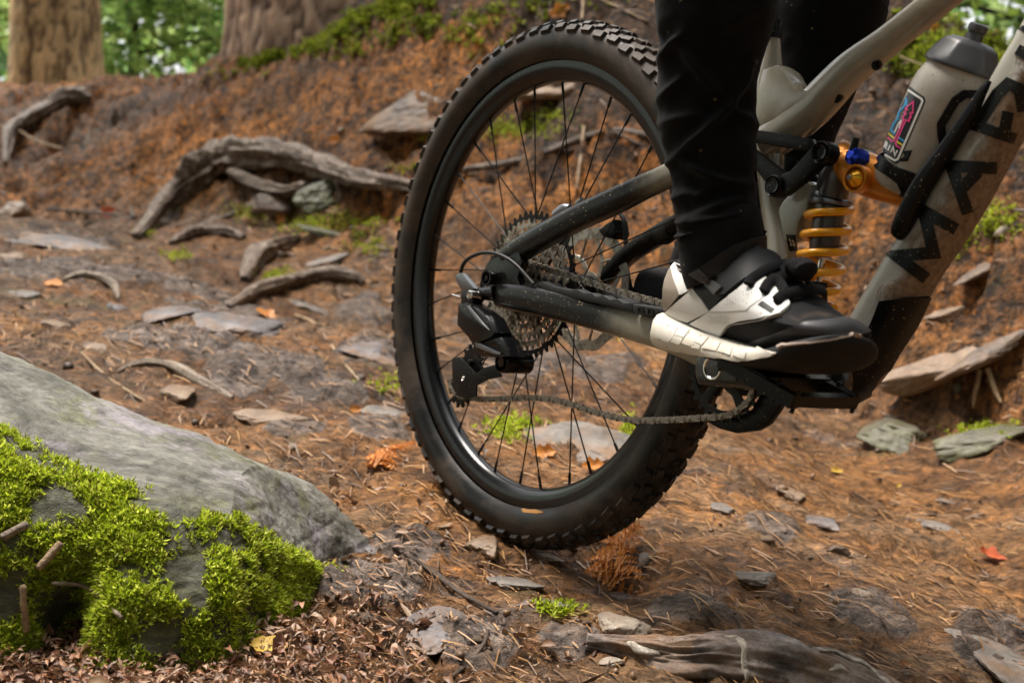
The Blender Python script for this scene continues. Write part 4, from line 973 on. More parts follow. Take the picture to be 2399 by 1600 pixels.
lstroke([[(418, 640), (470, 690), (502, 680), (618, 420), (602, 392), (648, 352), (622, 340), (662, 298), (640, 286), (735, 205), (728, 345), (700, 340), (706, 400), (688, 398), (682, 446), (645, 425), (518, 712), (530, 745), (586, 776)]], 3.0, M_PINK, 'pink_tree')
lstroke([[(428, 590), (502, 655)], [(530, 690), (606, 740)]], 4.4, M_YELL, 'yellow_band')
lstroke([[(592, 425), (552, 480), (508, 580)], [(592, 425), (560, 530)]], 2.4, M_WHITE, 'white_peak')
lstroke([[(376, 768), (400, 700), (418, 718), (408, 748), (392, 742), (402, 785)], [(424, 800), (452, 735)], [(458, 826), (488, 762), (508, 862), (538, 800)]], 2.8, M_WHITE, 'label_letters')
cage = MB().add(*T([(2099, 556, 10, -0.03), (2103, 550, 17, -0.03), (2118, 520, 23, -0.031), (2158, 438, 23, -0.033), (2214, 357, 20, -0.033), (2268, 276, 16, -0.033), (2300, 219, 11, -0.031), (2318, 190, 6, -0.029)], 20, power=2.6))
cg = part(cage, 'bottle_cage', M_BLACK)
part(MB().add(*panel([(2058, 352), (2047, 380), (2058, 397), (2085, 415), (2104, 430), (2113, 447), (2103, 466), (2120, 480), (2150, 470), (2170, 420), (2140, 405), (2105, 393), (2080, 377)], bbv, 0.003, 8)), 'cage_band', M_BLACK, cg)
part(MB().add(*panel(stroke([(2284, 222), (2258, 221), (2237, 236), (2204, 292), (2205, 318), (2210, 345)], 19), bbv, 0.004, 7)), 'cage_arm', M_BLACK, cg)
# ================================================================== RIDER
rider = empty('person'); rider.matrix_world = BIKE_M
tag(rider, 'rider in slim black trousers and white and black shoes standing on the pedals', 'person')
def cloth(name, col, rough=0.9):
    m, N, L, b = new_mat(name)
    n = _noise(N, L, 900, 3, 0.7); n2 = _noise(N, L, 35, 5, 0.65)
    r = _ramp(N, L, n2.outputs['Fac'], [(0.35, tuple(0.75 * c for c in col)), (0.7, tuple(1.5 * c for c in col))])
    v = N.new('ShaderNodeTexVoronoi'); v.inputs['Scale'].default_value = 95; tc = N.new('ShaderNodeTexCoord'); L.new(tc.outputs['Object'], v.inputs['Vector'])
    sp = N.new('ShaderNodeSeparateColor'); L.new(v.outputs['Color'], sp.inputs[0]); pw = N.new('ShaderNodeMath'); pw.operation = 'POWER'; L.new(sp.outputs[0], pw.inputs[0]); pw.inputs[1].default_value = 9
    ml = N.new('ShaderNodeMath'); ml.operation = 'MULTIPLY'; L.new(pw.outputs[0], ml.inputs[0]); ml.inputs[1].default_value = 0.26
    lt = N.new('ShaderNodeMath'); lt.operation = 'LESS_THAN'; L.new(v.outputs['Distance'], lt.inputs[0]); L.new(ml.outputs[0], lt.inputs[1])
    L.new(_mix(N, L, lt.outputs[0], r.outputs['Color'], (0.09, 0.075, 0.045)), b.inputs['Base Color'])
    b.inputs['Roughness'].default_value = rough; b.inputs['Specular IOR Level'].default_value = 0.1
    b.inputs['Sheen Weight'].default_value = 0.03; b.inputs['Sheen Roughness'].default_value = 0.5
    _bump(N, L, b, n.outputs['Fac'], 0.35, 0.0006); return m
M_TROUS = cloth('black_trouser_cloth', (0.0034, 0.0034, 0.0039))
M_SOCK = cloth('black_sock', (0.006, 0.006, 0.007))
M_SKIN = mat('skin', (0.45, 0.28, 0.20), 0.5)
def row(px, py, w, y): p = bk(px, py, y); return (*p, w * bscale(p))
near = [row(1690, 556, 101, -0.158), row(1686, 530, 104, -0.158), row(1679, 480, 103, -0.16), row(1671, 420, 104, -0.162), row(1664, 350, 108, -0.165), row(1660, 270, 112, -0.168), row(1661, 190, 120, -0.172), row(1667, 110, 131, -0.176), row(1675, 40, 139, -0.18), row(1681, -60, 146, -0.185), row(1684, -200, 158, -0.19)]
far = [row(1955, -60, 128, 0.17), row(1943, 10, 134, 0.168), row(1925, 90, 130, 0.165), row(1905, 175, 110, 0.16), row(1878, 270, 94, 0.155), row(1850, 370, 82, 0.15), row(1815, 480, 76, 0.15), row(1790, 560, 74, 0.15)]
kn_ = np.array(near[-1][:3]); kf = np.array(far[0][:3])
mid = [(*(kn_ * 0.5 + np.array([0.22, -0.12, 0.80]) * 0.5), 0.085), (0.20, -0.105, 0.80, 0.105), (0.14, 0.0, 0.87, 0.135), (0.20, 0.105, 0.80, 0.105), (*(kf * 0.5 + np.array([0.22, 0.12, 0.80]) * 0.5), 0.085)]
path = near + mid + far
S = spline(path, 14)
V, F = tube(S[:, :3], S[:, 3], 150, up=(0.3, -1, 0.1), caps=False)
V = np.array(V)
W = V @ BR.T + BT; dpt = W @ CAM_F
PX = np.stack([PW / 2 + FPX * (W @ CAM_R) / dpt, PH / 2 - FPX * (W @ CAM_U) / dpt], 1)
nring = len(S); ctrs = np.repeat(S[:, :3], 150, 0); out = V - ctrs; out /= np.linalg.norm(out, axis=1)[:, None] + 1e-9
isn = np.repeat(np.arange(nring) < 14 * 11, 150)
def crease(pts, w, h):
    P = np.asarray(pts, float); d = np.full(len(V), 1e9); along = np.zeros(len(V)); tot = len(P) - 1
    for i in range(len(P) - 1):
        a, b = P[i], P[i + 1]; v = b - a
        u = np.clip(((PX - a) @ v) / (v @ v), 0, 1); q = np.linalg.norm(PX - a - u[:, None] * v, axis=1)
        m = q < d; along[m] = (i + u[m]) / tot; d = np.minimum(d, q)
    taper = np.sin(np.pi * np.clip(along, 0.04, 0.96)) ** 0.5
    return h * taper * (np.exp(-(d / w) ** 2) - 0.45 * np.exp(-((d - 2.4 * w) / (1.5 * w)) ** 2))
disp = np.zeros(len(V))
for pts, w, h in [
    ([(1588, 103), (1615, 138), (1653, 188), (1703, 241)], 8, 0.0045), ([(1764, 149), (1745, 191), (1707, 253), (1645, 314), (1561, 383)], 7, 0.006),
    ([(1715, 250), (1735, 268), (1770, 296)], 7, 0.004), ([(1600, 380), (1653, 410), (1699, 425), (1768, 433)], 7, 0.006),
    ([(1622, 470), (1650, 445), (1700, 428)], 7, 0.004), ([(1612, 509), (1672, 482), (1752, 458)], 9, 0.005), ([(1600, 530), (1680, 512), (1765, 490)], 8, 0.003),
    ([(1538, 145), (1569, 103), (1596, 80)], 7, 0.004), ([(1545, 235), (1580, 200), (1606, 172)], 7, 0.003), ([(1553, 290), (1600, 276), (1660, 272)], 8, 0.0025),
    ([(1560, 470), (1600, 455), (1640, 452)], 8, 0.003), ([(1700, 60), (1745, 30), (1800, 20)], 10, 0.003)]:
    disp += crease(pts, w * 1.55, h * 1.45) * isn
disp += 0.006 * fbm(V * [8, 8, 15], 3, 31) + 0.0012 * fbm(V * 60, 2, 8)
low = np.clip((PX[:, 1] - 470) / 80, 0, 1) * isn
cuff_ = isn * np.exp(-((PX[:, 1] - 549 - 0.045 * (1690 - PX[:, 0])) / 5.0) ** 2)
disp += 0.003 * cuff_ - 0.0015 * isn * np.exp(-((PX[:, 1] - 532 - 0.045 * (1690 - PX[:, 0])) / 3.0) ** 2)
disp += low * 0.0022 * np.sin(PX[:, 1] * 0.16 + 0.012 * PX[:, 0])
V = V + out * disp[:, None]
mesh_obj('trousers', V, F, M_TROUS, rider)
# body inside the clothes: one continuous pair of legs
Vb, Fb = tube(S[:, :3], S[:, 3] * 0.72, 24, up=(0.3, -1, 0.1))
mesh_obj('legs', Vb, Fb, M_SKIN, rider)

# ---- right shoe -------------------------------------------------------------
HEEL = bk(1548, 805, -0.122); TOE = bk(2052, 795, -0.185)
e1f = _n(TOE - HEEL); e3f = _n(np.array([0, 0.0, 1.0]) - e1f * e1f[2]); e2f = np.cross(e3f, e1f); e2f = e2f if e2f[1] < 0 else -e2f
def sh(px, py, w=0.0):
    d = BR.T @ ray(px, py); return BO + d * (((HEEL + e2f * w - BO) @ e2f) / (d @ e2f))
def shoe_loft(st, n=56, squeeze=0.38, power=2.4, k=5, kl=0.91, kr=0.79):
    R = []
    for x, lo, hi, w in st:
        x = 1790 + (x - 1790) * (kl if x < 1790 else kr)
        a = sh(x, lo); b = sh(x, hi); R.append((*a, *b, w))
    S = spline(R, k); V = []; F = []; m = len(S)
    for s in S:
        a, b, w = s[:3], s[3:6], s[6]; c = (a + b) / 2; h = (b - a) / 2
        for j in range(n):
            t = 2 * math.pi * j / n; q, z = math.cos(t), math.sin(t)
            q2 = math.copysign(abs(q) ** (2 / power), q); z2 = math.copysign(abs(z) ** (2 / power), z)
            ww = w * (1 - squeeze * max(0, z2) ** 1.3 - 0.06 * max(0, -z2))
            V.append(c + h * z2 + e2f * ww * q2)
    for i in range(m - 1):
        for j in range(n):
            F.append((i * n + j, i * n + (j + 1) % n, (i + 1) * n + (j + 1) % n, (i + 1) * n + j))
    V.append(S[0][:3] * 0.5 + S[0][3:6] * 0.5); V.append(S[-1][:3] * 0.5 + S[-1][3:6] * 0.5)
    for j in range(n):
        F.append((m * n, (j + 1) % n, j)); F.append((m * n + 1, (m - 1) * n + j, (m - 1) * n + (j + 1) % n))
    return V, F
upper_st = [(1572, 735, 640, 0.018), (1582, 760, 612, 0.028), (1602, 770, 600, 0.034), (1640, 785, 596, 0.037), (1690, 800, 588, 0.039), (1740, 812, 580, 0.040), (1790, 822, 588, 0.041), (1830, 826, 622, 0.043), (1880, 826, 656, 0.046), (1930, 820, 700, 0.048), (1980, 812, 730, 0.046), (2015, 806, 748, 0.038), (2036, 800, 760, 0.025), (2044, 795, 770, 0.012)]
M_SHOEB = mat('black_shoe_suede', (0.006, 0.006, 0.007), 0.8, bump=(260, 0.4, 0.001), mud=(30, 0.56, 0.8, (0.07, 0.05, 0.033)), spec=0.2)
M_WHITEL = mat('white_leather', (0.63, 0.625, 0.61), 0.45, var=(14, (0.56, 0.54, 0.50), 0.45, 0.75), bump=(420, 0.1, 0.0006), specks=(210, 0.22, (0.25, 0.18, 0.1)))
M_OFFW = mat('grey_white_leather', (0.50, 0.48, 0.45), 0.5, var=(18, (0.47, 0.43, 0.38), 0.45, 0.75), bump=(420, 0.1, 0.0006))
M_TAUPE = mat('taupe_heel', (0.21, 0.17, 0.13), 0.6, bump=(260, 0.2, 0.0008))
M_MIDS = mat('cream_rubber', (0.55, 0.52, 0.455), 0.6, var=(24, (0.50, 0.42, 0.30), 0.5, 0.76), bump=(110, 0.25, 0.001), specks=(150, 0.26, (0.20, 0.13, 0.07)))
M_OUTS = mat('black_outsole', (0.006, 0.006, 0.006), 0.7, bump=(140, 0.3, 0.001), mud=(30, 0.55, 0.75, (0.08, 0.055, 0.03)), spec=0.25)
M_TOECAP = mat('toe_rubber', (0.020, 0.0195, 0.022), 0.5, bump=(200, 0.15, 0.0008), mud=(26, 0.56, 0.74, (0.16, 0.10, 0.06)))
M_STRAP = mat('strap', (0.007, 0.007, 0.0078), 0.55, bump=(500, 0.3, 0.0005), spec=0.3)
M_LACE = mat('lace', (0.007, 0.007, 0.008), 0.85, bump=(900, 0.4, 0.0005), spec=0.2)
shoe_mb = MB().add(*shoe_loft(upper_st))
shoe = shoe_mb.build('shoe', M_SHOEB, rider)
sole_st = [(1533, 792, 752, 0.020), (1540, 806, 744, 0.031), (1560, 822, 742, 0.038), (1600, 830, 756, 0.041), (1650, 840, 776, 0.042), (1700, 850, 794, 0.043), (1760, 862, 812, 0.045), (1820, 870, 824, 0.048), (1880, 874, 822, 0.051), (1940, 872, 812, 0.053), (1990, 860, 800, 0.051), (2025, 842, 792, 0.043), (2048, 822, 786, 0.029), (2058, 806, 788, 0.014)]
sole_mb = MB().add(*shoe_loft(sole_st, squeeze=0.05, power=3.2, kl=0.85, kr=0.78))
sole_mb.build('outsole', M_OUTS, shoe)
sock_mb = MB().add(*T([(1700, 660, 92, -0.15), (1692, 620, 97, -0.152), (1690, 580, 98, -0.155), (1690, 535, 96, -0.158), (1688, 500, 92, -0.158)], 64))
sv = np.array(sock_mb.V); so = sv - sv.mean(0); sock_mb.V = list(sv * 1.0)
sock_mb.build('sock', M_SOCK, rider)
ubv = MB().add(shoe_mb.V, shoe_mb.F).bvh(); allb = MB().add(shoe_mb.V, shoe_mb.F).add(sock_mb.V, sock_mb.F).bvh(); sbv = sole_mb.bvh()
def o3(*p): return [(1450 + x * 0.3507, 500 + y * 0.3507) for x, y in p]
def shp(name, polys, bv_, m, lift, step=6.0, sink=0.003, parent=None):
    mb = MB()
    for p in polys: mb.add(*panel(p, bv_, lift, step, sink))
    return mb.build(name, m, parent or shoe, auto=50)
shp('heel_counter', [o3((352, 330), (372, 420), (430, 520), (330, 640), (296, 655), (302, 520), (312, 450), (340, 380))], ubv, M_TAUPE, 0.002)
shp('collar_panel', [o3((372, 300), (392, 360), (405, 395), (440, 420), (505, 418), (540, 450), (480, 520), (420, 545), (375, 440), (352, 350))], ubv, M_WHITEL, 0.0032)
shp('quarter_panel', [o3((538, 456), (500, 500), (560, 575), (610, 655), (540, 690), (470, 722), (380, 700), (310, 690), (320, 655), (400, 590), (480, 525))], ubv, M_OFFW, 0.0026)
shp('side_inset', [o3((542, 462), (505, 502), (562, 574), (612, 648), (640, 620), (700, 555), (720, 530), (650, 510))], ubv, M_STRAP, 0.0016)
side = shp('side_panel', [o3((938, 412), (962, 428), (985, 442), (1008, 462), (1050, 502), (1112, 562), (1142, 612), (1138, 632), (1102, 662), (1060, 690), (950, 700), (820, 716), (742, 742), (702, 782), (682, 822), (590, 775), (486, 728), (560, 690), (620, 652), (700, 588), (800, 518), (870, 462))], ubv, M_WHITEL, 0.0036)
def o6(*p): return [(1680 + x * 0.1913, 540 + y * 0.1913) for x, y in p]
shp('panel_seam', [stroke(o3((620, 655), (760, 652), (870, 648), (960, 590), (1010, 550)), 1.6), stroke(o3((700, 802), (726, 760), (780, 738), (960, 712), (1090, 682)), 1.6)], ubv, mat('seam', (0.30, 0.28, 0.25), 0.7), 0.0040, 4, 0.0, side)
pf = [ngon(1450 + (730 + i * 17 + (j % 2) * 8) * 0.3507 + j * 3.0, 500 + (606 - i * 1.5 - j * 16) * 0.3507, 0.9, 6) for i in range(9) for j in range(5) if i - j < 8]
pf += [ngon(1450 + (625 + i * 17 + (j % 2) * 8) * 0.3507, 500 + (684 + j * 13) * 0.3507, 0.8, 6) for i in range(8) for j in range(4)]
shp('perforation', pf, ubv, mat('hole', (0.12, 0.11, 0.10), 0.9), 0.0039, 3, 0.0, side)
lg = [stroke(o6((575, 900), (715, 1005), (680, 1040), (532, 938), (575, 900), (640, 948)), 1.5)]
lg += [stroke(o6((556, 945), (584, 916)), 1.8)]
lg += [stroke(o6((594, 966), (618, 946), (638, 962), (612, 986), (594, 966), (606, 955)), 1.3), stroke(o6((640, 1012), (664, 986), (690, 1004), (666, 1032)), 1.4)]
shp('shoe_logo', lg, ubv, M_LETTER, 0.0042, 2.0, 0.0, side)
for c_ in ((430, 715), (598, 808), (740, 930)):
    a = o6(c_)[0]; q = 8
    shp('eyelet', [[(a[0] - 9, a[1] - 4), (a[0] - 1, a[1] - 9), (a[0] + 9, a[1] + 1), (a[0] + 1, a[1] + 7)]], ubv, M_LACE, 0.0046, 4, 0.001)
shp('toe_cap', [o3((845, 905), (862, 870), (900, 845), (985, 815), (1080, 790), (1140, 760), (1250, 737), (1400, 722), (1500, 705), (1600, 690), (1660, 730), (1690, 790), (1600, 815), (1450, 842), (1300, 862), (1100, 888), (1050, 925), (940, 915))], ubv, M_TOECAP, 0.0028)
shp('toe_welt', [stroke(o3((1070, 900), (1100, 888), (1250, 868), (1400, 848), (1560, 815), (1660, 796)), 4)], sbv, mat('welt', (0.33, 0.26, 0.22), 0.7), 0.0035, 5)
shp('ankle_strap', [o3((490, 395), (560, 350), (680, 265), (780, 205), (880, 170), (960, 150), (1030, 195), (1090, 262), (1140, 350), (1040, 360), (930, 400), (830, 460), (720, 545), (665, 545), (580, 460))], allb, M_STRAP, 0.004, 9, 0.006)
shp('strap_end', [o3((490, 400), (545, 370), (620, 440), (718, 500), (665, 548), (580, 470))], allb, M_TAUPE.copy() if False else mat('strap_end', (0.03, 0.027, 0.026), 0.5), 0.0065, 8, 0.003)
mid_poly = o3((232, 800), (245, 730), (262, 700), (292, 688), (372, 708), (480, 745), (600, 792), (700, 836), (800, 880), (900, 908), (1000, 922), (1052, 932), (1030, 952), (930, 972), (820, 985), (700, 965), (560, 942), (440, 915), (300, 890), (232, 858))
mids = shp('midsole', [mid_poly], sbv, M_MIDS, 0.0042, 7, 0.004)
mbv = MB().add([v.co for v in mids.data.vertices], [tuple(p.vertices) for p in mids.data.polygons]).bvh()
def o8(*p): return [(1380 + x * 0.1276, 680 + y * 0.1276) for x, y in p]
for P_ in ([(1330, 900), (1420, 700), (1490, 650), (1640, 690), (1540, 880), (1460, 960)], [(1580, 820), (1660, 690), (1850, 730), (1750, 870)], [(1500, 940), (1580, 830), (1740, 880), (1670, 1000)], [(1710, 970), (1870, 750), (2060, 830), (1870, 1030)], [(1935, 940), (2010, 860), (2190, 880), (2080, 1010)], [(1880, 1050), (1930, 955), (2060, 1020), (2040, 1080)],
           [(1240, 760), (1290, 610), (1460, 640), (1330, 890), (1230, 860)], [(2080, 1060), (2210, 900), (2420, 960), (2340, 1120)], [(2360, 1120), (2450, 990), (2640, 1050), (2600, 1190)], [(2640, 1200), (2690, 1080), (2900, 1150), (2860, 1260)]):
    shp('sole_block', [o8(*P_)], mbv, M_MIDS, 0.0012, 5, 0.0005, mids)
# laces
def lace(pts, w, lift, name='lace'):
    P = []
    last = None
    for a, b in spline(np.array(pts, float), 8):
        d = Vector(BR.T @ ray(a, b)).normalized(); h = allb.ray_cast(Vector(BO), d)
        if h[0] is None:
            h = allb.find_nearest(Vector(BO) + d * (last or 1.2)); p = np.array(h[0]); nn = np.array(h[1])
        else: p = np.array(h[0]); nn = np.array(h[1]); last = h[3]
        if nn @ np.array(d) > 0: nn = -nn
        P.append(p + nn * lift)
    P = np.array(P); P[1:-1] = (P[:-2] + P[1:-1] * 2 + P[2:]) / 4
    return tube(P, [(w * 1.15, w * 0.6)] * len(P), 10, up=tuple(-_n(BR.T @ ray(1800, 700))), power=2.6)
for L_ in ([(430, 712), (455, 655), (540, 590), (660, 520), (800, 480), (880, 470)], [(598, 806), (640, 720), (720, 660), (860, 610), (1000, 620), (1075, 655)], [(740, 930), (800, 870), (900, 835), (1060, 800), (1180, 785), (1260, 810)],
           [(660, 660), (760, 700), (820, 820)], [(880, 470), (960, 560), (1080, 700), (1150, 770)], [(800, 480), (830, 560), (860, 610)]):
    MB().add(*lace(o6(*L_), 0.0048, 0.0062)).build('lace', M_LACE, shoe)
for c_, ax_, r_ in (((960, 490), (120, 30), 0.011), ((1040, 500), (70, 60), 0.012), ((880, 470), (80, 20), 0.008)):
    a, b = o6(c_, (c_[0] + ax_[0], c_[1] + ax_[1])); p0 = sh(*a, 0.01); p1 = sh(*b, 0.012); P = spline([p0, (p0 + p1) / 2 + e3f * 0.004, p1], 6)
    MB().add(*tube(P, [r_ * q for q in (0.5, 0.75, 0.9, 1, 1, 0.95, 0.9, 0.95, 1, 0.9, 0.75, 0.6, 0.4)], 12, up=(0, 0, 1))).build('lace_knot', M_LACE, shoe)
# ---- left shoe on the far pedal: the same build, mirrored and moved to the other pedal
mo = pl + np.array([0, 0.068, 0.0]) - (pe + np.array([0, -0.068, 0.0])) * [1, -1, 1]
def mirror(mb): return [(v[0] + mo[0], -v[1] + mo[1], v[2] + mo[2]) for v in mb.V], [f[::-1] for f in mb.F]
ls = MB().add(*mirror(shoe_mb)).build('shoe', M_SHOEB, rider)
MB().add(*mirror(sole_mb)).build('outsole', M_OUTS, ls)
MB().add(*mirror(sock_mb)).build('sock', M_SOCK, rider)
# ================================================================== ROOTS, STONES, MOSS, LEAVES
def rock_material(name, c1, c2, c3, moss=0.0, scale=9):
    m, N, L, b = new_mat(name)
    n = _noise(N, L, scale, 8, 0.66, dist=0.4); n2 = _noise(N, L, scale * 7, 6, 0.7); n3 = _noise(N, L, scale * 0.5, 5, 0.65, dist=0.8)
    r = _ramp(N, L, n.outputs['Fac'], [(0.33, c1), (0.5, c2), (0.68, c3)])
    r2 = _ramp(N, L, n2.outputs['Fac'], [(0.3, (0.55, 0.54, 0.53)), (0.55, (1, 1, 1)), (0.75, (1.25, 1.22, 1.18))])
    c = _mix(N, L, 1.0, r.outputs['Color'], r2.outputs['Color'], 'MULTIPLY')
    r3 = _ramp(N, L, n3.outputs['Fac'], [(0.45, (0, 0, 0)), (0.62, (0.9, 0.9, 0.9))])
    c = _mix(N, L, r3.outputs['Color'], c, (0.085, 0.09, 0.03) if moss else (0.19, 0.105, 0.05))
    ma = N.new('ShaderNodeAttribute'); ma.attribute_name = 'mossy'
    mr_ = _ramp(N, L, n2.outputs['Fac'], [(0.35, (0.015, 0.014, 0.006)), (0.55, (0.06, 0.065, 0.012)), (0.7, (0.13, 0.12, 0.03))])
    c = _mix(N, L, ma.outputs['Fac'], c, mr_.outputs['Color'])
    L.new(c, b.inputs['Base Color']); b.inputs['Roughness'].default_value = 0.5; b.inputs['Specular IOR Level'].default_value = 0.3
    p = _bump(N, L, b, n.outputs['Fac'], 0.6, 0.012); _bump(N, L, b, n2.outputs['Fac'], 0.6, 0.003, p); return m
RK = {'grey': rock_material('grey_stone', (0.075, 0.065, 0.057), (0.165, 0.148, 0.13), (0.26, 0.235, 0.21)),
      'blue': rock_material('purple_grey_stone', (0.06, 0.055, 0.056), (0.14, 0.126, 0.126), (0.25, 0.23, 0.235)),
      'tan': rock_material('tan_stone', (0.12, 0.075, 0.046), (0.21, 0.145, 0.095), (0.29, 0.215, 0.15)),
      'green': rock_material('green_grey_stone', (0.06, 0.06, 0.045), (0.135, 0.135, 0.10), (0.22, 0.22, 0.17), 1),
      'dark': rock_material('dark_brown_stone', (0.05, 0.034, 0.024), (0.10, 0.072, 0.052), (0.17, 0.13, 0.10)),
      'pale': rock_material('pale_stone', (0.16, 0.12, 0.09), (0.32, 0.27, 0.215), (0.46, 0.40, 0.34))}
RK['mossy'] = rock_material('mossy_brown_stone', (0.045, 0.04, 0.026), (0.10, 0.09, 0.06), (0.18, 0.165, 0.12), 1)
RK['ledge'] = rock_material('streaky_ledge', (0.06, 0.045, 0.038), (0.20, 0.16, 0.14), (0.42, 0.36, 0.32), scale=14)
_ico = {}
def ico(k):
    if k not in _ico:
        bm = bmesh.new(); bmesh.ops.create_icosphere(bm, subdivisions=k, radius=1.0); bm.verts.ensure_lookup_table()
        _ico[k] = (np.array([v.co[:] for v in bm.verts]), np.array([[v.index for v in f.verts] for f in bm.faces])); bm.free()
    return _ico[k]
def rock_shape(seed, k=4, planes=16, soft=14, rough=0.05):
    rg = np.random.default_rng(seed); D, F = ico(k)
    n = rg.normal(size=(planes, 3)); n /= np.linalg.norm(n, axis=1)[:, None]; n = np.vstack([n, [[0, 0, 1], [0, 0, -1]]])
    h = rg.uniform(0.62, 1.0, len(n)); h[-2] = rg.uniform(0.6, 0.8)
    q = np.maximum(D @ n.T, 1e-3) / h[None]
    r = 1 / (np.sum(q ** soft, 1) ** (1 / soft))
    P = D * r[:, None]
    P = P * (1 + rough * fbm(D * 2.5 + seed, 4, seed) + rough * 0.7 * fbm(P * 7 + seed, 3, seed + 9))[:, None]
    return P, F
def frame_n(nrm, yaw=0.0):
    z = _n(nrm); x = _n(np.array([1.0, 0, 0]) - z * z[0]); y = np.cross(z, x); c, s = math.cos(yaw), math.sin(yaw)
    return np.stack([x * c + y * s, -x * s + y * c, z], 1)
def rock(px, py, w, h, kind, seed, label, thick=0.4, yaw=0.0, lift=0.1, tilt=1.0, k=5, name='rock', cat='rock', group=None, rough=0.13, roll=0.0):
    """A stone covering about w x h pixels round the pixel, bedded into the ground."""
    c = hit(px, py); d = float(c @ CAM_F); nr = _n(Hn(c[0], c[1], 0.06) * tilt + np.array([0, 0, 1.0]) * (1 - tilt)); v = -_n(c)
    Wd = w * d / FPX / 2; f = max(0.3, float(nr @ v)); t = thick * Wd
    Dp = np.clip((h * d / FPX / 2 - t * 0.6 * math.sqrt(max(0, 1 - f * f))) / f, 0.45 * Wd, 1.6 * Wd)
    P, F = rock_shape(seed, k, rough=rough); M = frame_n(nr, yaw)
    if roll: cr, sr = math.cos(roll), math.sin(roll); M = np.array([[cr, 0, sr], [0, 1, 0], [-sr, 0, cr]]) @ M
    V = (P * np.array([Wd, Dp, t])) @ M.T
    o = mesh_obj(name, V, F, RK[kind] if isinstance(kind, str) else kind)
    me = o.data; me.set_sharp_from_angle(angle=math.radians(50))
    o.location = c + nr * t * (lift - 0.25)
    tag(o, label, cat, group); return o

# ---- exposed roots
def root_material(name, c1, c2, c3):
    m, N, L, b = new_mat(name)
    n = _noise(N, L, 20, 9, 0.75, dist=1.6); n2 = _noise(N, L, 120, 6, 0.7)
    r = _ramp(N, L, n.outputs['Fac'], [(0.34, c1), (0.5, c2), (0.66, c3)])
    r2 = _ramp(N, L, n2.outputs['Fac'], [(0.3, (0.5, 0.48, 0.46)), (0.55, (1, 1, 1)), (0.75, (1.3, 1.28, 1.22))])
    L.new(_mix(N, L, 1.0, r.outputs['Color'], r2.outputs['Color'], 'MULTIPLY'), b.inputs['Base Color'])
    b.inputs['Roughness'].default_value = 0.48; b.inputs['Specular IOR Level'].default_value = 0.4
    p = _bump(N, L, b, n.outputs['Fac'], 0.8, 0.012); _bump(N, L, b, n2.outputs['Fac'], 0.6, 0.003, p); return m
M_ROOT = root_material('worn_root', (0.032, 0.018, 0.011), (0.15, 0.10, 0.066), (0.42, 0.345, 0.275))
M_ROOTD = root_material('brown_root', (0.03, 0.018, 0.012), (0.10, 0.066, 0.044), (0.30, 0.24, 0.19))
M_ROOTP = root_material('pale_root', (0.13, 0.09, 0.06), (0.27, 0.21, 0.155), (0.42, 0.35, 0.275))
M_VEIN = root_material('pale_vein', (0.30, 0.25, 0.19), (0.55, 0.49, 0.41), (0.70, 0.65, 0.57))
M_TWIG = root_material('straw_twig', (0.20, 0.12, 0.06), (0.38, 0.26, 0.14), (0.50, 0.38, 0.24))
M_TWIGD = root_material('dark_twig', (0.03, 0.02, 0.014), (0.075, 0.05, 0.034), (0.15, 0.105, 0.075))
def ground_pt(a, b): return hit(a, b)
def root_mesh(rows, lift, seed, n, knob, k):
    R = []
    for a, b, w in rows:
        c = hit(a, b); d = float(c @ CAM_F); r = w * d / FPX; nr = Hn(c[0], c[1], 0.06)
        R.append((*(c + nr * r * lift), r))
    # keep depth steady along the root
    A = np.array(R); dd = A[:, 1].copy()
    for _ in range(2): dd[1:-1] = (dd[:-2] + dd[1:-1] * 2 + dd[2:]) / 4
    s = dd / A[:, 1]; A[:, :3] *= s[:, None]
    S = spline(A, k); V, F = tube(S[:, :3], np.maximum(S[:, 3], 0.0012), n, up=(0.1, 0.2, 1)); V = np.array(V); m = len(S)
    C = np.vstack([np.repeat(S[:, :3], n, 0), S[:1, :3], S[-1:, :3]]); rr = np.r_[np.repeat(S[:, 3], n), 0, 0]
    o = V - C; l = np.linalg.norm(o, axis=1)[:, None] + 1e-9; o = o / l
    ring = np.r_[np.tile(np.arange(n), m), 0, 0] * (2 * math.pi / n); alg = np.r_[np.repeat(np.arange(m), n) / k, 0, 0]
    Q = np.stack([np.cos(ring) * 2.2, np.sin(ring) * 2.2, alg * 0.5 + seed], 1)
    Q2 = np.stack([np.cos(ring) * 5, np.sin(ring) * 5, alg * 0.9 + seed], 1)
    V = V + o * (rr * (knob * fbm(Q, 4, seed) + 0.35 * knob * fbm(Q * 3.5, 3, seed + 2) + 0.22 * knob * (np.minimum(np.abs(vnoise(Q2, seed + 4)) * 3, 1) - 0.7)))[:, None]
    return V, F
def root(rows, m, seed, label, lift=0.45, n=34, knob=0.75, name='tree_root', cat='root', k=10, branches=()):
    V, F = root_mesh(rows, lift, seed, n, knob, k)
    o = mesh_obj(name, V, F, m); tag(o, label, cat)
    for i, br in enumerate(branches):
        V, F = root_mesh(br, lift, seed + 5 + i, max(10, n // 2), knob, 8); mesh_obj('branch', V, F, m, o)
    return o
root([(212, 242, 12), (190, 236, 19), (160, 240, 21), (119, 264, 20), (64, 293, 18), (26, 315, 14), (14, 352, 9), (12, 385, 5)], M_ROOT, 1, 'crooked grey root stepping down the left end of the bank below the tan trunk', 0.7)
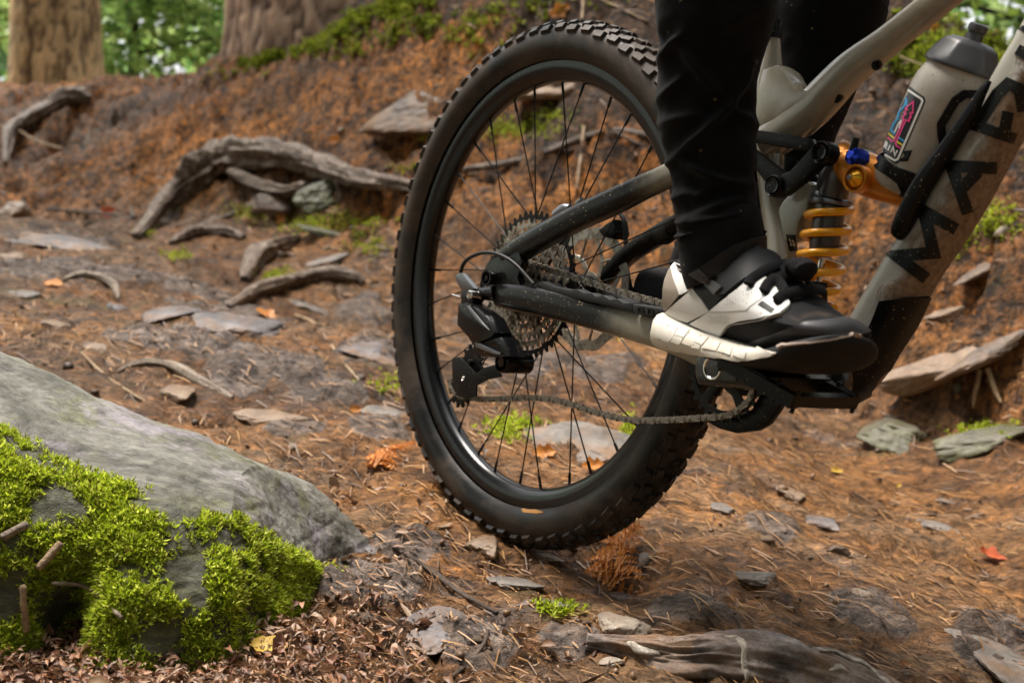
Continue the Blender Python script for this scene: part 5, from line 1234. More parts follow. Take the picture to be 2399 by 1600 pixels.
root([(318, 560, 9), (340, 540, 13), (383, 495, 18), (425, 464, 28), (476, 434, 36), (512, 410, 38), (553, 392, 36), (604, 385, 33), (655, 382, 28), (714, 386, 26), (766, 399, 24), (808, 416, 22), (851, 427, 20), (906, 434, 18), (965, 440, 14), (1000, 446, 10)], M_ROOT, 2, 'thick arched root running along the foot of the bank to the rear tyre', 0.75, 48, 0.85,
     branches=[[(560, 420, 20), (610, 440, 16), (670, 452, 13), (720, 440, 10)], [(795, 425, 9), (798, 450, 6), (797, 476, 4)]])
root([(400, 574, 6), (425, 562, 11), (465, 549, 13), (505, 547, 13), (545, 552, 12), (572, 560, 7)], M_ROOT, 3, 'short low root lying just below the thick arched root', 0.5)
root([(455, 540, 4), (490, 525, 7), (525, 511, 7), (555, 500, 4)], M_ROOTD, 4, 'thin straight root beside the moss under the arched root', 0.5, 14)
root([(535, 722, 6), (562, 708, 12), (600, 689, 16), (650, 674, 16), (700, 661, 14), (745, 652, 15), (795, 651, 16), (838, 660, 12), (848, 668, 6)], M_ROOT, 6, 'pale worn root pointing at the rear tyre in the middle of the trail', 0.7, 28, 0.6)
root([(570, 660, 9), (583, 638, 18), (610, 607, 21), (648, 586, 17), (680, 572, 12), (704, 562, 6)], M_ROOT, 7, 'knotted root with a broken side stub left of the green flat stone', 0.6, 28, 0.7, branches=[[(655, 606, 9), (678, 604, 8), (694, 602, 5)]])
root([(150, 660, 5), (175, 651, 8), (205, 650, 9), (238, 657, 9), (262, 671, 9), (273, 692, 7), (276, 705, 4)], M_ROOTP, 8, 'small hooked pale root at the left side of the trail', 0.7, 18, 0.5)
root([(280, 875, 5), (310, 862, 9), (345, 855, 10), (385, 859, 10), (425, 873, 12), (462, 895, 12), (510, 919, 9), (545, 936, 5)], M_ROOTP, 9, 'bent pale root low on the trail above the mossy boulder', 0.7, 20, 0.55)
root([(1065, 412, 5), (1100, 403, 8), (1160, 392, 9), (1230, 380, 9), (1300, 354, 9), (1370, 328, 8), (1440, 313, 8), (1500, 321, 8), (1560, 335, 6)], M_ROOTD, 10, 'long thin root crossing the bank behind the spokes', 0.9, 16, 0.5, branches=[[(1440, 313, 5), (1475, 330, 5), (1520, 350, 3)]])
ledge = root([(1372, 1512, 22), (1470, 1535, 42), (1570, 1552, 56), (1700, 1554, 64), (1850, 1576, 64), (1960, 1608, 62), (2080, 1670, 58), (2200, 1740, 50)], RK['ledge'], 12, 'long low streaky rock ledge crossed by a white vein in the bottom right', 0.22, 72, 0.6, name='rock', cat='rock')
_lb = BVHTree.FromPolygons([v.co.copy() for v in ledge.data.vertices], [tuple(p.vertices) for p in ledge.data.polygons])
for _rows in ([(1700, 1488, 5), (1726, 1494, 10), (1744, 1516, 9), (1746, 1556, 11), (1752, 1590, 7)], [(1880, 1510, 5), (1940, 1524, 10), (2000, 1544, 13), (2050, 1572, 11), (2100, 1612, 8)], [(1470, 1505, 8), (1500, 1520, 12), (1545, 1530, 9)], [(1940, 1570, 6), (1965, 1562, 10), (1990, 1572, 6)]):
    R = []
    for a, b, w in spline(np.array(_rows, float), 6):
        h_ = _lb.ray_cast(Vector((0, 0, 0)), Vector(ray(a, b)).normalized())
        if h_[0] is not None: R.append((*(np.array(h_[0])), w * float(np.array(h_[0]) @ CAM_F) / FPX))
    if len(R) > 4:
        R = np.array(R); V, F = tube(R[:, :3], np.stack([R[:, 3], R[:, 3] * 0.45], 1), 14, up=(0, -0.5, 1)); V = np.array(V); V += (0.004 * fbm(V * 70, 3, 3))[:, None] * np.array([1, 1, 1])
        mesh_obj('vein', V, F, M_VEIN, ledge)
root([(2302, 872, 6), (2298, 900, 6), (2290, 930, 5), (2284, 958, 3)], M_TWIG, 13, 'pale rootlet hanging in front of the dark overhang, the nearer to the bike', 2.5, 10, 0.3, cat='root')
root([(2322, 868, 6), (2330, 895, 6), (2341, 925, 5), (2350, 948, 3)], M_TWIG, 14, 'pale rootlet hanging in front of the dark overhang, at the picture edge', 2.5, 10, 0.3, cat='root')

# ---- twigs and sticks
def twig(rows, m, seed, label, lift=1.2, cat='twig', n=10, name='twig', **kw): return root(rows, m, seed, label, lift, n, 0.3, name, cat, 8, **kw)
twig([(690, 742, 3), (727, 757, 4), (757, 785, 4), (791, 834, 3.6), (825, 876, 3), (857, 911, 2)], M_TWIG, 21, 'curved straw coloured twig between the trail rock and the rear tyre')
twig([(80, 491, 2.5), (200, 500, 3.5), (318, 516, 3.5)], M_TWIGD, 22, 'dark straight twig with an upright stub beside the red leaf', branches=[[(312, 514, 4), (311, 500, 4), (309, 488, 3)]])
twig([(-20, 300, 2), (43, 319, 2.8), (85, 340, 2.8), (150, 360, 2)], M_TWIG, 23, 'thin dry stalk arching out from the left picture edge', 5.0)
twig([(190, 828, 2.5), (238, 876, 3.5), (298, 919, 3.5), (385, 968, 2.5)], M_TWIG, 24, 'long tan twig lying downhill above the mossy boulder')
twig([(920, 1284, 4), (989, 1329, 6), (1034, 1364, 7), (1087, 1400, 6), (1165, 1440, 4)], M_TWIGD, 25, 'dark stick lying downhill in front of the rear tyre')
twig([(1040, 1605, 4), (1092, 1561, 5.5), (1132, 1516, 5.5), (1143, 1480, 4)], M_TWIGD, 26, 'curved brown stick at the bottom edge beside the blue grey rock')
twig([(1367, -40, 4), (1368, 10, 4), (1366, 52, 3)], M_TWIG, 27, 'pale upright stem on the bank right above the rear tyre', 2.0)
twig([(1372, 300, 3.5), (1366, 350, 4), (1360, 400, 4), (1352, 450, 3)], M_TWIG, 28, 'pale upright stem on the bank seen through the top spokes', 2.0)
twig([(1385, -8, 2), (1440, 18, 2.3), (1520, 56, 2)], M_TWIG, 29, 'long dry stalk slanting down to the rider beside the tyre top', 4.0)
twig([(2085, 130, 2), (2120, 145, 2), (2160, 158, 1.6)], M_TWIG, 30, 'pale grass stalk between the top tube and the bottle cap', 4.0)
twig([(2290, 2, 5), (2345, 14, 5), (2420, 30, 4)], M_TWIGD, 31, 'dark bare twig against the bright sky in the top right corner', 12.0)
twig([(2355, 52, 12), (2400, 62, 13), (2450, 70, 12)], M_TWIGD, 32, 'dark stub of log on the mossy bank in the top right corner', 1.5)
twig([(1100, 60, 2.5), (1150, 95, 3), (1115, 150, 3), (1080, 190, 2)], M_TWIG, 33, 'thin pale rootlet hanging down the bank left of the tyre top', 2.0)

# ---- stones
R_ = rock
R_(40, 500, 92, 95, 'pale', 41, 'pale pointed stone at the left picture edge below the bank', 0.8, 0.3, 0.35, 0.3)
R_(165, 572, 350, 46, 'blue', 42, 'long low purple grey ledge of bedrock at the left edge', 0.13, -0.35, 0.1)
R_(30, 604, 100, 50, 'tan', 43, 'tan slab at the left edge just below the purple grey ledge', 0.3, 0.1, 0.2)
R_(745, 464, 128, 78, 'green', 44, 'lichen green angular stone wedged under the arched root', 0.55, 0.5, 0.5, 0.4)
R_(640, 488, 130, 40, 'dark', 45, 'dark flat stone in the shadow under the arched root', 0.3, 0.2, 0.25)
R_(530, 762, 235, 100, 'blue', 46, 'broad ridged purple grey rock in the middle of the trail', 0.26, 0.2, 0.12, k=5, rough=0.10)
R_(378, 735, 105, 62, 'blue', 47, 'smaller purple grey rock left of the broad ridged one', 0.3, -0.3, 0.1)
R_(778, 553, 120, 36, 'green', 48, 'flat green grey stone below the mossy patch', 0.22, 0.3, 0.3)
R_(772, 610, 125, 22, 'grey', 49, 'thin grey slab edge between the pale root and the green stone', 0.2, 0.3, 0.2)
R_(728, 724, 140, 34, 'grey', 50, 'flat grey stone just under the pale root on the trail', 0.2, 0.1, 0.15)
R_(412, 925, 80, 66, 'tan', 51, 'rounded tan stone under the bent pale root', 0.5, 0.4, 0.25)
R_(222, 818, 85, 42, 'tan', 52, 'half buried tan stone near the long tan twig', 0.35, 0.1, 0.15)
R_(632, 978, 165, 30, 'tan', 53, 'long flat brownish stone edge right of the mossy boulder', 0.16, -0.2, 0.3)
R_(855, 822, 140, 66, 'blue', 54, 'grey ridged rock close left of the rear tyre', 0.28, 0.3, 0.15, k=5, rough=0.09)
R_(905, 968, 140, 52, 'grey', 55, 'smooth grey slab touching the left side of the rear tyre', 0.2, -0.5, 0.15)
R_(1368, 1030, 195, 110, 'grey', 56, 'pale flat slab seen through the lower spokes', 0.14, 0.35, 0.2)
R_(1250, 1012, 70, 34, 'green', 57, 'small greenish slab beside the pale slab behind the spokes', 0.2, 0.2, 0.2)
R_(2165, 905, 260, 78, 'tan', 58, 'tan slate ledge jutting over the dark hollow at the bank foot', 0.3, -0.25, 0.9, 0.5)
R_(2320, 845, 190, 60, 'dark', 59, 'dark earth covered slab roofing the hollow at the right edge', 0.3, 0.2, 0.9, 0.5)
R_(2105, 1015, 140, 100, 'mossy', 60, 'round mossy green stone beneath the tan slate ledge', 0.55, 0.3, 0.3, 0.6)
R_(2300, 1030, 230, 60, 'mossy', 61, 'low mossy rock at the right picture edge under the hollow', 0.25, -0.15, 0.2)
R_(1695, 1196, 66, 40, 'grey', 62, 'small grey cobble to the right of the tyre on the lower trail', 0.5, 0.1, 0.3)
R_(1962, 1292, 62, 34, 'dark', 63, 'small dark cobble with a pale chipped side on the right of the trail', 0.6, 0.2, 0.4)
R_(2187, 1232, 62, 50, 'grey', 64, 'smooth grey cobble on the trail above the red leaf', 0.4, 0.7, 0.2)
R_(1850, 1152, 82, 34, 'tan', 65, 'flat tan stone under the bash guard on the lower trail', 0.25, 0.2, 0.15)
R_(1925, 1222, 100, 46, 'blue', 66, 'bluish flat stone half sunk right of the small grey cobble', 0.2, 0.4, 0.1)
R_(1770, 1352, 112, 46, 'grey', 67, 'flat grey stone in the shade below the bike', 0.2, 0.25, 0.1)
R_(2345, 1535, 170, 150, 'grey', 68, 'large smooth grey rock face in the lower right corner', 0.2, 0.2, 0.05)
R_(1135, 1282, 92, 92, 'tan', 69, 'upright tan stone right in front of the rear tyre contact', 0.65, 0.2, 0.3, 0.3)
R_(1285, 1306, 80, 26, 'tan', 70, 'flat tan stone under the tyre contact', 0.25, 0.1, 0.3)
R_(1005, 1476, 215, 140, 'blue', 71, 'blue grey rock low in the picture left of the curved stick', 0.24, 0.25, 0.1, k=5)
R_(1440, 1470, 118, 84, 'pale', 72, 'pale mottled stone at the upper end of the big bottom root', 0.6, 0.3, 0.35)
R_(1425, 1552, 66, 36, 'pale', 73, 'whitish chip of stone at the bottom edge under the pale mottled stone', 0.4, 0.3, 0.3)
R_(1290, 1418, 125, 44, 'blue', 74, 'bluish stone below the tyre contact, near the dead bracken', 0.25, 0.1, 0.15)
R_(1205, 1366, 130, 50, 'grey', 75, 'speckled grey stone at the end of the dark stick', 0.25, -0.2, 0.15)
R_(722, 1186, 52, 82, 'dark', 76, 'dark brown lump of rock against the upper edge of the mossy boulder', 0.8, 0.1, 0.4, 0.2)
R_(965, 276, 250, 56, 'dark', 77, 'dark slab jutting from the bank over the hollow left of the tyre', 0.28, 0.1, 0.2, 0.8, roll=0.3)
R_(1258, 226, 130, 34, 'tan', 78, 'tan slab jutting from the bank behind the upper spokes', 0.22, 0.1, 1.0, 0.5, roll=0.15)
R_(1340, 205, 70, 26, 'tan', 79, 'light tan stone on the bank just under the tyre top', 0.3, 0.1, 0.6, 0.5)
R_(2300, 640, 120, 40, 'dark', 80, 'dark ledge of earth and slate on the bank right of the down tube', 0.25, 0.1, 0.7, 0.5)
R_(2230, 740, 130, 36, 'tan', 81, 'reddish tan ledge on the bank just below the down tube lettering', 0.25, 0.1, 0.7, 0.5)
R_(802, 304, 30, 16, 'pale', 82, 'small whitish stone on the bank beside the orange leaf', 0.5, 0.1, 0.5)
R_(2345, 545, 34, 22, 'pale', 83, 'small whitish stone near the moss right of the down tube', 0.5, 0.1, 0.6)
R_(60, 690, 60, 26, 'grey', 84, 'low grey stone by the hooked pale root', 0.3, 0.2, 0.2)
R_(270, 725, 62, 30, 'blue', 85, 'rounded bluish stone below the hooked pale root', 0.45, 0.2, 0.3)
R_(130, 760, 80, 30, 'tan', 86, 'flat tan stone at the left below the hooked root', 0.25, 0.3, 0.15)
# small loose pebbles, one object each
peb = []
for i in range(6):
    P, F = rock_shape(200 + i, 2, 10, 10); me = None
    o = mesh_obj('pebble', P * np.array([0.5, 0.4, 0.28]), F, RK[['grey', 'tan', 'blue', 'dark', 'green', 'pale'][i]]); peb.append(o)
rgp = np.random.default_rng(77); used = [False] * 6; cnt = 0; seen_ = set()
PN = ['grey', 'tan', 'bluish', 'dark brown', 'greenish', 'whitish']
while cnt < 90:
    a, b = rgp.uniform(-60, 2450), 480 + 1120 * rgp.uniform(0, 1) ** 0.8
    if b < 900 and a > 1000 and b < 620: continue
    c = hit(a, b); d = float(c @ CAM_F)
    if d > 5.2: continue
    i = int(rgp.choice(6, p=[0.26, 0.3, 0.16, 0.14, 0.08, 0.06])); nr = Hn(c[0], c[1])
    o = peb[i] if not used[i] else link_copy(peb[i]); used[i] = True
    s = float(np.clip(rgp.lognormal(-4.35, 0.45), 0.007, 0.034))
    o.matrix_world = Matrix.Translation(Vector(c + nr * s * 0.08)) @ Matrix([[*r, 0] for r in frame_n(nr, rgp.uniform(0, 6.28))] + [[0, 0, 0, 1]]) @ Matrix.Diagonal((s * rgp.uniform(0.8, 1.4), s, s * rgp.uniform(0.7, 1.2), 1))
    zone = 'at the left by the roots' if a < 500 and b < 900 else 'on open trail left of the tyre' if a < 950 and b < 1050 else 'beside the mossy boulder' if a < 860 else 'behind the spokes' if b < 1180 and a < 1620 else 'in front of the tyre contact' if a < 1330 else 'in the shade below the bike' if a < 1850 and b > 1200 else 'near the slate ledge' if b < 1100 else 'near the red orange leaf'
    if (i, zone) in seen_: bpy.data.objects.remove(o) if o is not peb[i] else None; cnt += 1; continue
    seen_.add((i, zone))
    tag(o, 'loose %s pebble half sunk in dirt %s' % (PN[i], zone), 'pebble', '%s pebbles %s' % (PN[i], zone)); cnt += 1

# ---- mossy boulder in the lower left
def boulder():
    top = [(-620, 640, 1), (-400, 735, 1), (-200, 815, 1), (0, 893, 1), (96, 941, 1), (239, 996, 1), (359, 1028, 0.98), (430, 1056, 0.93), (526, 1103, 0.85), (622, 1142, 0.76), (693, 1192, 0.62), (746, 1235, 0.48), (800, 1290, 0.3), (842, 1330, 0.16), (862, 1356, 0.05)]
    T_ = spline(np.array(top, float), 26); R = []
    for x, y, k in T_:
        d0 = 1.50 + 0.14 * min(1, max(0, (x - 560) / 260))
        t = at(x, y, d0); sec = [t + np.array([0.06, 0.5 * k + 0.02, -0.5]), t + np.array([0.03, 0.30 * k + 0.02, -0.10 * k - 0.02]), t + np.array([0.01, 0.13 * k, 0.0]), t,
               at(x - 12, y + 70 * k, d0 - 0.075 * k), at(x - 25, y + 150 * k, d0 - 0.15 * k), at(x - 30, y + 265 * k, d0 - 0.19 * k), at(x - 25, y + 400 * k, d0 - 0.22 * k), at(x - 20, y + 520 * k, d0 - 0.235 * k), at(x - 20, y + 680 * k, d0 - 0.25 * k)]
        R.append(spline(np.array(sec), 24))
    R = np.array(R); m, n = R.shape[:2]
    du = np.gradient(R, axis=0); dv = np.gradient(R, axis=1); nr = np.cross(du, dv); nr /= np.linalg.norm(nr, axis=2, keepdims=True) + 1e-12
    if nr[m // 2, n // 2] @ np.array([0, -1, 1]) < 0: nr = -nr
    vv = np.linspace(0, 1, n)[None, :] * np.ones((m, 1)); front = np.clip((vv - 0.5) * 4, 0, 1)
    dsp = 0.016 * fbm(R * 4, 3, 91) + 0.006 * fbm(R * np.array([9, 9, 16]), 4, 92) + 0.0025 * fbm(R * 70, 3, 97) + front * (0.022 * fbm(R * 7, 3, 94))
    lay = np.abs(vnoise(np.stack([R[..., 0] * 3, R[..., 1] * 3, R[..., 2] * 34], -1), 95)); dsp += 0.002 * (np.minimum(lay * 3, 1) - 1)
    cl = at(232, 1400, 1.40)
    dsp -= 0.13 * np.exp(-((R[..., 0] - cl[0] - 0.15 * (R[..., 2] - cl[2])) / 0.026) ** 2 - ((R[..., 2] - cl[2]) / 0.055) ** 2) * (vv > 0.5)
    W = R + nr * dsp[..., None]
    i, j = np.meshgrid(np.arange(m - 1), np.arange(n - 1), indexing='ij'); q = (i * n + j).ravel()
    F = np.stack([q, q + 1, q + n + 1, q + n], 1); V = W.reshape(-1, 3)
    fn = np.cross(V[F[0, 1]] - V[F[0, 0]], V[F[0, 2]] - V[F[0, 0]])
    mid = F[len(F) // 2]; fn = np.cross(V[mid[1]] - V[mid[0]], V[mid[2]] - V[mid[0]])
    if fn @ nr.reshape(-1, 3)[mid[0]] < 0: F = F[:, ::-1]
    o = mesh_obj('boulder', V, F, RK['boulder'])
    tag(o, 'long mossy grey boulder sloping down to the right in the lower left corner', 'boulder'); return o, V, F, vv.ravel(), T_, n
def boulder_material():
    m, N, L, b = new_mat('boulder_stone')
    tc = N.new('ShaderNodeTexCoord'); mp = N.new('ShaderNodeMapping'); mp.inputs['Rotation'].default_value = (0, math.radians(24), 0); mp.inputs['Scale'].default_value = (0.5, 1, 1.3); L.new(tc.outputs['Object'], mp.inputs['Vector']); v = mp.outputs['Vector']
    n = _noise(N, L, 7, 9, 0.74, vec=v, dist=1.0); n2 = _noise(N, L, 75, 7, 0.75, vec=v); n3 = _noise(N, L, 4.2, 6, 0.7, vec=v, dist=1.6); n4 = _noise(N, L, 9, 7, 0.72, dist=1.2)
    c = _ramp(N, L, n.outputs['Fac'], [(0.34, (0.05, 0.045, 0.035)), (0.46, (0.13, 0.125, 0.10)), (0.56, (0.21, 0.205, 0.175)), (0.7, (0.31, 0.30, 0.27))]).outputs['Color']
    c = _mix(N, L, _ramp(N, L, n3.outputs['Fac'], [(0.54, (0, 0, 0)), (0.64, (0.8, 0.8, 0.8))]).outputs['Color'], c, (0.31, 0.275, 0.31))      # lilac lichen
    c = _mix(N, L, _ramp(N, L, n4.outputs['Fac'], [(0.5, (0, 0, 0)), (0.66, (0.85, 0.85, 0.85))]).outputs['Color'], c, (0.135, 0.14, 0.04))      # thin moss film
    c = _mix(N, L, 1.0, c, _ramp(N, L, n2.outputs['Fac'], [(0.33, (0.4, 0.39, 0.38)), (0.52, (1, 1, 1)), (0.7, (1.5, 1.47, 1.42))]).outputs['Color'], 'MULTIPLY')
    ma = N.new('ShaderNodeAttribute'); ma.attribute_name = 'mossy'
    mr_ = _ramp(N, L, n2.outputs['Fac'], [(0.35, (0.012, 0.011, 0.005)), (0.55, (0.055, 0.058, 0.012)), (0.7, (0.14, 0.13, 0.03))])
    L.new(_mix(N, L, ma.outputs['Fac'], c, mr_.outputs['Color']), b.inputs['Base Color']); b.inputs['Roughness'].default_value = 0.62
    p = _bump(N, L, b, n.outputs['Fac'], 0.8, 0.015); _bump(N, L, b, n2.outputs['Fac'], 0.9, 0.004, p); return m
RK['boulder'] = boulder_material()
BLD, BV, BF, BVV, BTOP, BN = boulder()
bld_bvh = BVHTree.FromPolygons([Vector(v) for v in BV], [tuple(map(int, f)) for f in BF])

# ---- moss
M_MOSS = leaf_material('bright_moss', [(0.12, 0.09, 0.02), (0.26, 0.36, 0.015), (0.52, 0.62, 0.03), (0.76, 0.80, 0.16)], 0.5)
M_MOSSD = leaf_material('bank_moss', [(0.06, 0.07, 0.01), (0.15, 0.21, 0.015), (0.32, 0.40, 0.025), (0.46, 0.44, 0.08)], 0.45)
def tufts(P, Nn, size, rg, per=7, spread=0.55):
    """Star-like moss shoots: per narrow leaves round every point."""
    n = len(P); C = np.repeat(P, per, 0); NN = np.repeat(Nn, per, 0); s = np.repeat(size, per)[:, None] * rg.uniform(0.6, 1.25, (n * per, 1))
    d = NN + rg.normal(size=(n * per, 3)) * spread; d /= np.linalg.norm(d, axis=1, keepdims=True)
    w = np.cross(d, rg.normal(size=(n * per, 3))); w /= np.linalg.norm(w, axis=1, keepdims=True)
    V = np.stack([C - w * s * 0.06, C + d * s * 0.5 + w * s * 0.125, C + d * s, C + d * s * 0.5 - w * s * 0.125], 1).reshape(-1, 3)
    i = np.arange(n * per) * 4
    return V, np.concatenate([np.stack([i, i + 1, i + 2], 1), np.stack([i, i + 2, i + 3], 1)])
rgm = np.random.default_rng(5)
# on the boulder: the front and lower side, broken by noise
BF3 = np.concatenate([BF[:, [0, 1, 2]], BF[:, [0, 2, 3]]])
fc = BV[BF3].mean(1); fn = np.cross(BV[BF3[:, 1]] - BV[BF3[:, 0]], BV[BF3[:, 2]] - BV[BF3[:, 0]]); fa = np.linalg.norm(fn, axis=1); fn = fn / (fa[:, None] + 1e-12)
fv = BVV[BF3].mean(1); fpx = PW / 2 + FPX * fc[:, 0] / (fc @ CAM_F)
edge = 0.52 - 0.10 * np.clip((330 - fpx) / 330, 0, 1) - 0.045 * np.clip((fpx - 520) / 260, 0, 1.3)
msk = np.clip((fv - edge) * 11 + 1.25 * fbm(fc * 8, 4, 55), 0, 1) * (fv > 0.3)
_mv = np.zeros(len(BV)); np.maximum.at(_mv, BF3.ravel(), np.repeat(msk * 0.8, 3)); BLD.data.attributes.new('mossy', 'FLOAT', 'POINT').data.foreach_set('value', _mv.astype(np.float32))
wgt = fa * msk; wgt /= wgt.sum(); idx = rgm.choice(len(BF3), 105000, p=wgt)
b3 = rgm.dirichlet((1, 1, 1), len(idx)); Pm = (BV[BF3[idx]] * b3[:, :, None]).sum(1)
clump = fbm(Pm * 22, 3, 66); keepm = clump + 0.16 * rgm.normal(size=len(clump)) + 0.35 * fbm(Pm * 9, 3, 68) > -0.03; Pm = Pm[keepm]; Nm = fn[idx][keepm] + np.array([0, -0.2, 0.5]); Nm /= np.linalg.norm(Nm, axis=1)[:, None]
Pm = Pm + Nm * (np.clip(clump[keepm] + 0.1, 0, 1) * 0.014 * rgm.uniform(0.0, 1, keepm.sum()))[:, None]
V, F = tufts(Pm, Nm, 0.0032 + 0.0075 * rgm.random(len(Pm)) ** 2, rgm, 9, 1.0)
mo_ = mesh_obj('moss', V - np.array(BLD.location), F, M_MOSS, BLD, smooth=False); mo_['kind'] = 'stuff'
# patches on the ground
def moss_patch(px, py, rx, ry, n, rg):
    a = rg.normal(size=(n, 2)) * 0.55; out = []
    for u, v in a: out.append(hit(px + u * rx, py + v * ry))
    return np.array(out)
patch = []
for px, py, rx, ry, n in [(585, 498, 50, 18, 160), (755, 522, 110, 26, 420), (860, 575, 40, 22, 120), (655, 652, 45, 18, 150), (850, 520, 50, 16, 90), (1190, 1012, 46, 24, 120), (1475, 1010, 22, 30, 80), (1235, 305, 70, 22, 220), (1290, 270, 40, 16, 120), (1160, 300, 40, 30, 70), (2330, 520, 60, 40, 200), (2240, 560, 40, 40, 120),
                          (1200, 990, 60, 14, 60), (930, 900, 60, 30, 60), (420, 600, 40, 12, 60), (1310, 1432, 46, 14, 60), (2310, 1010, 80, 18, 120), (200, 985, 20, 16, 40), (1000, 320, 30, 14, 40), (960, 395, 40, 12, 50), (345, 545, 22, 10, 40), (400, 480, 30, 12, 30)]:
    patch.append(moss_patch(px, py, rx, ry, n, rgm))
patch = np.vstack(patch); patch[:, 2] += 0.003
V, F = tufts(patch, Hn(patch[:, 0], patch[:, 1]), rgm.uniform(0.006, 0.013, len(patch)), rgm, 12, 0.85)
tag(mesh_obj('moss', V, F, M_MOSS, smooth=False), 'small green moss patches scattered over the trail and the bank foot', 'moss', kind='stuff')
# along the crest
cre = []
for (a0, b0), (a1, b1), sx, sy, n in [((480, 170), (640, 125), 14, 14, 420), ((560, 140), (760, 95), 16, 12, 800), ((740, 95), (860, 25), 14, 14, 700), ((840, 26), (1000, -20), 26, 20, 900), ((900, 30), (1100, 40), 50, 40, 500), ((1060, -10), (1350, -30), 60, 40, 300), ((820, 110), (900, 60), 30, 25, 220), ((2080, 60), (2420, 120), 60, 50, 2200), ((2230, 150), (2420, 260), 50, 60, 900), ((2140, 20), (2420, 40), 50, 20, 900), ((2050, 30), (2120, 100), 30, 40, 200)]:
    t = rgm.uniform(0, 1, n); g_ = rgm.normal(size=(n, 2))
    for k in range(n): cre.append(hit(a0 + (a1 - a0) * t[k] + g_[k, 0] * sx, b0 + (b1 - b0) * t[k] + abs(g_[k, 1]) * sy * 0.8 + 2))
cre = np.array(cre); cre = cre[np.linalg.norm(cre, axis=1) < 8]; cre = cre[fbm(cre * 5, 3, 14) + 0.25 * rgm.normal(size=len(cre)) > 0.06]
V, F = tufts(cre, Hn(cre[:, 0], cre[:, 1]), rgm.uniform(0.012, 0.032, len(cre)), rgm, 11, 0.85)
tag(mesh_obj('moss', V, F, M_MOSSD, smooth=False), 'shaggy green moss and low growth along the crest of the bank', 'moss', kind='stuff')

# ---- fallen leaves
LEAFM = {k: leaf_material(k + '_leaf', [c, tuple(x * 1.25 for x in c)], 0.25) for k, c in {'red': (0.42, 0.09, 0.03), 'orange': (0.52, 0.20, 0.035), 'yellow': (0.55, 0.36, 0.06), 'brown': (0.26, 0.12, 0.05), 'pale_green': (0.36, 0.42, 0.24), 'green': (0.16, 0.30, 0.05)}.items()}
def leaf_shape(seed, lobes=0):
    rg = np.random.default_rng(seed); n = 11; V = []; F = []
    for i in range(n):
        t = i / (n - 1); w = 0.30 * math.sin(math.pi * t ** 0.8) ** 0.8 * (1 + (0.35 * math.cos(t * math.pi * 2 * lobes) if lobes else 0)) + 0.004
        z = 0.22 * t * t - 0.05; curl = 0.16 * rg.uniform(0.5, 1.3)
        for s in (-1, -0.5, 0, 0.5, 1): V.append((t - 0.5, s * w, z + curl * abs(s) ** 1.5 * w * 3 + 0.02 * rg.normal()))
    for i in range(n - 1):
        for j in range(4): a = i * 5 + j; F.append((a, a + 1, a + 6, a + 5))
    return np.array(V), F
def leaf(px, py, size, kind, seed, label, yaw=0.0, tip=0.2, lobes=0, lift=0.15, group=None):
    c = hit(px, py); d = float(c @ CAM_F); s = size * d / FPX; nr = _n(Hn(c[0], c[1]) + np.array([tip, -tip, 0]))
    V, F = leaf_shape(seed, lobes); o = mesh_obj('fallen_leaf', V * s @ frame_n(nr, yaw).T, F, LEAFM[kind]); o.location = c + nr * s * lift
    tag(o, label, 'leaf', group); return o
leaf(252, 500, 42, 'red', 1, 'rust red leaf lying on the dark twig at the left', 0.6, 0.9, 3)
leaf(783, 330, 32, 'orange', 2, 'bright orange leaf on the bank above the arched root', 0.2, 0.8, 3)
leaf(656, 515, 34, 'orange', 3, 'faded orange leaf beside the moss under the arched root', 1.0, 0.5, 2)
leaf(2318, 1308, 66, 'red', 4, 'red orange leaf on the right of the lower trail', -0.25, 0.4, 2)
leaf(1957, 1106, 32, 'yellow', 5, 'yellow leaf on the trail below the bash guard', 0.2, 0.5)
leaf(2103, 1140, 20, 'yellow', 6, 'tiny pale square leaf on the right of the trail', 1.0, 0.5)
leaf(1984, 223, 44, 'pale_green', 7, 'pale green leaf on the bank right of the upper top tube bolt', 0.4, 0.9)
leaf(1942, 282, 42, 'pale_green', 8, 'pale green leaf on the bank between the top tube and the shock', -0.3, 0.9)
leaf(2184, 68, 34, 'orange', 9, 'orange leaf in the moss left of the bottle cap', 0.3, 0.9, 2)
leaf(126, 674, 56, 'orange', 10, 'slim orange leaf by the hooked pale root', -0.5, 0.3)
leaf(124, 932, 60, 'orange', 11, 'orange leaf lying on the top edge of the mossy boulder', -0.1, 0.3, 2)
leaf(222, 980, 52, 'red', 12, 'dull red leaf in the dark gap behind the mossy boulder', -0.4, 0.3)
leaf(1272, 1066, 60, 'orange', 13, 'orange leaf on the left end of the pale slab behind the spokes', 0.3, 0.5, 3)
leaf(1388, 1100, 64, 'orange', 14, 'orange leaf lying against the rim below the pale slab', 0.2, 0.5, 3)
leaf(382, 1538, 36, 'green', 15, 'little fresh green leaf in the litter at the bottom left', 0.3, 0.6)
leaf(625, 1525, 90, 'yellow', 16, 'long yellow blade of leaf in the litter at the bottom', 0.1, 0.3)
leaf(1610, 1030, 24, 'yellow', 17, 'yellow leaf tucked beside the rear tyre near the bash guard', 0.3, 0.6)
leaf(1450, 795, 24, 'yellow', 18, 'pale yellow leaf behind the spokes under the chainstay', 1.0, 0.6)
leaf(830, 962, 30, 'orange', 19, 'small orange leaf just left of the tyre on the trail', 0.3, 0.6)
leaf(620, 745, 60, 'orange', 20, 'orange leaf at the right end of the ridged trail rock', -0.2, 0.4, 2)
leaf(2115, 1560, 40, 'brown', 21, 'brown curled leaf near the bottom edge on the right', 0.4, 0.5)
leaf(540, 1470, 80, 'orange', 22, 'curled orange leaf under the right end of the mossy boulder', 0.4, 0.5, 2)
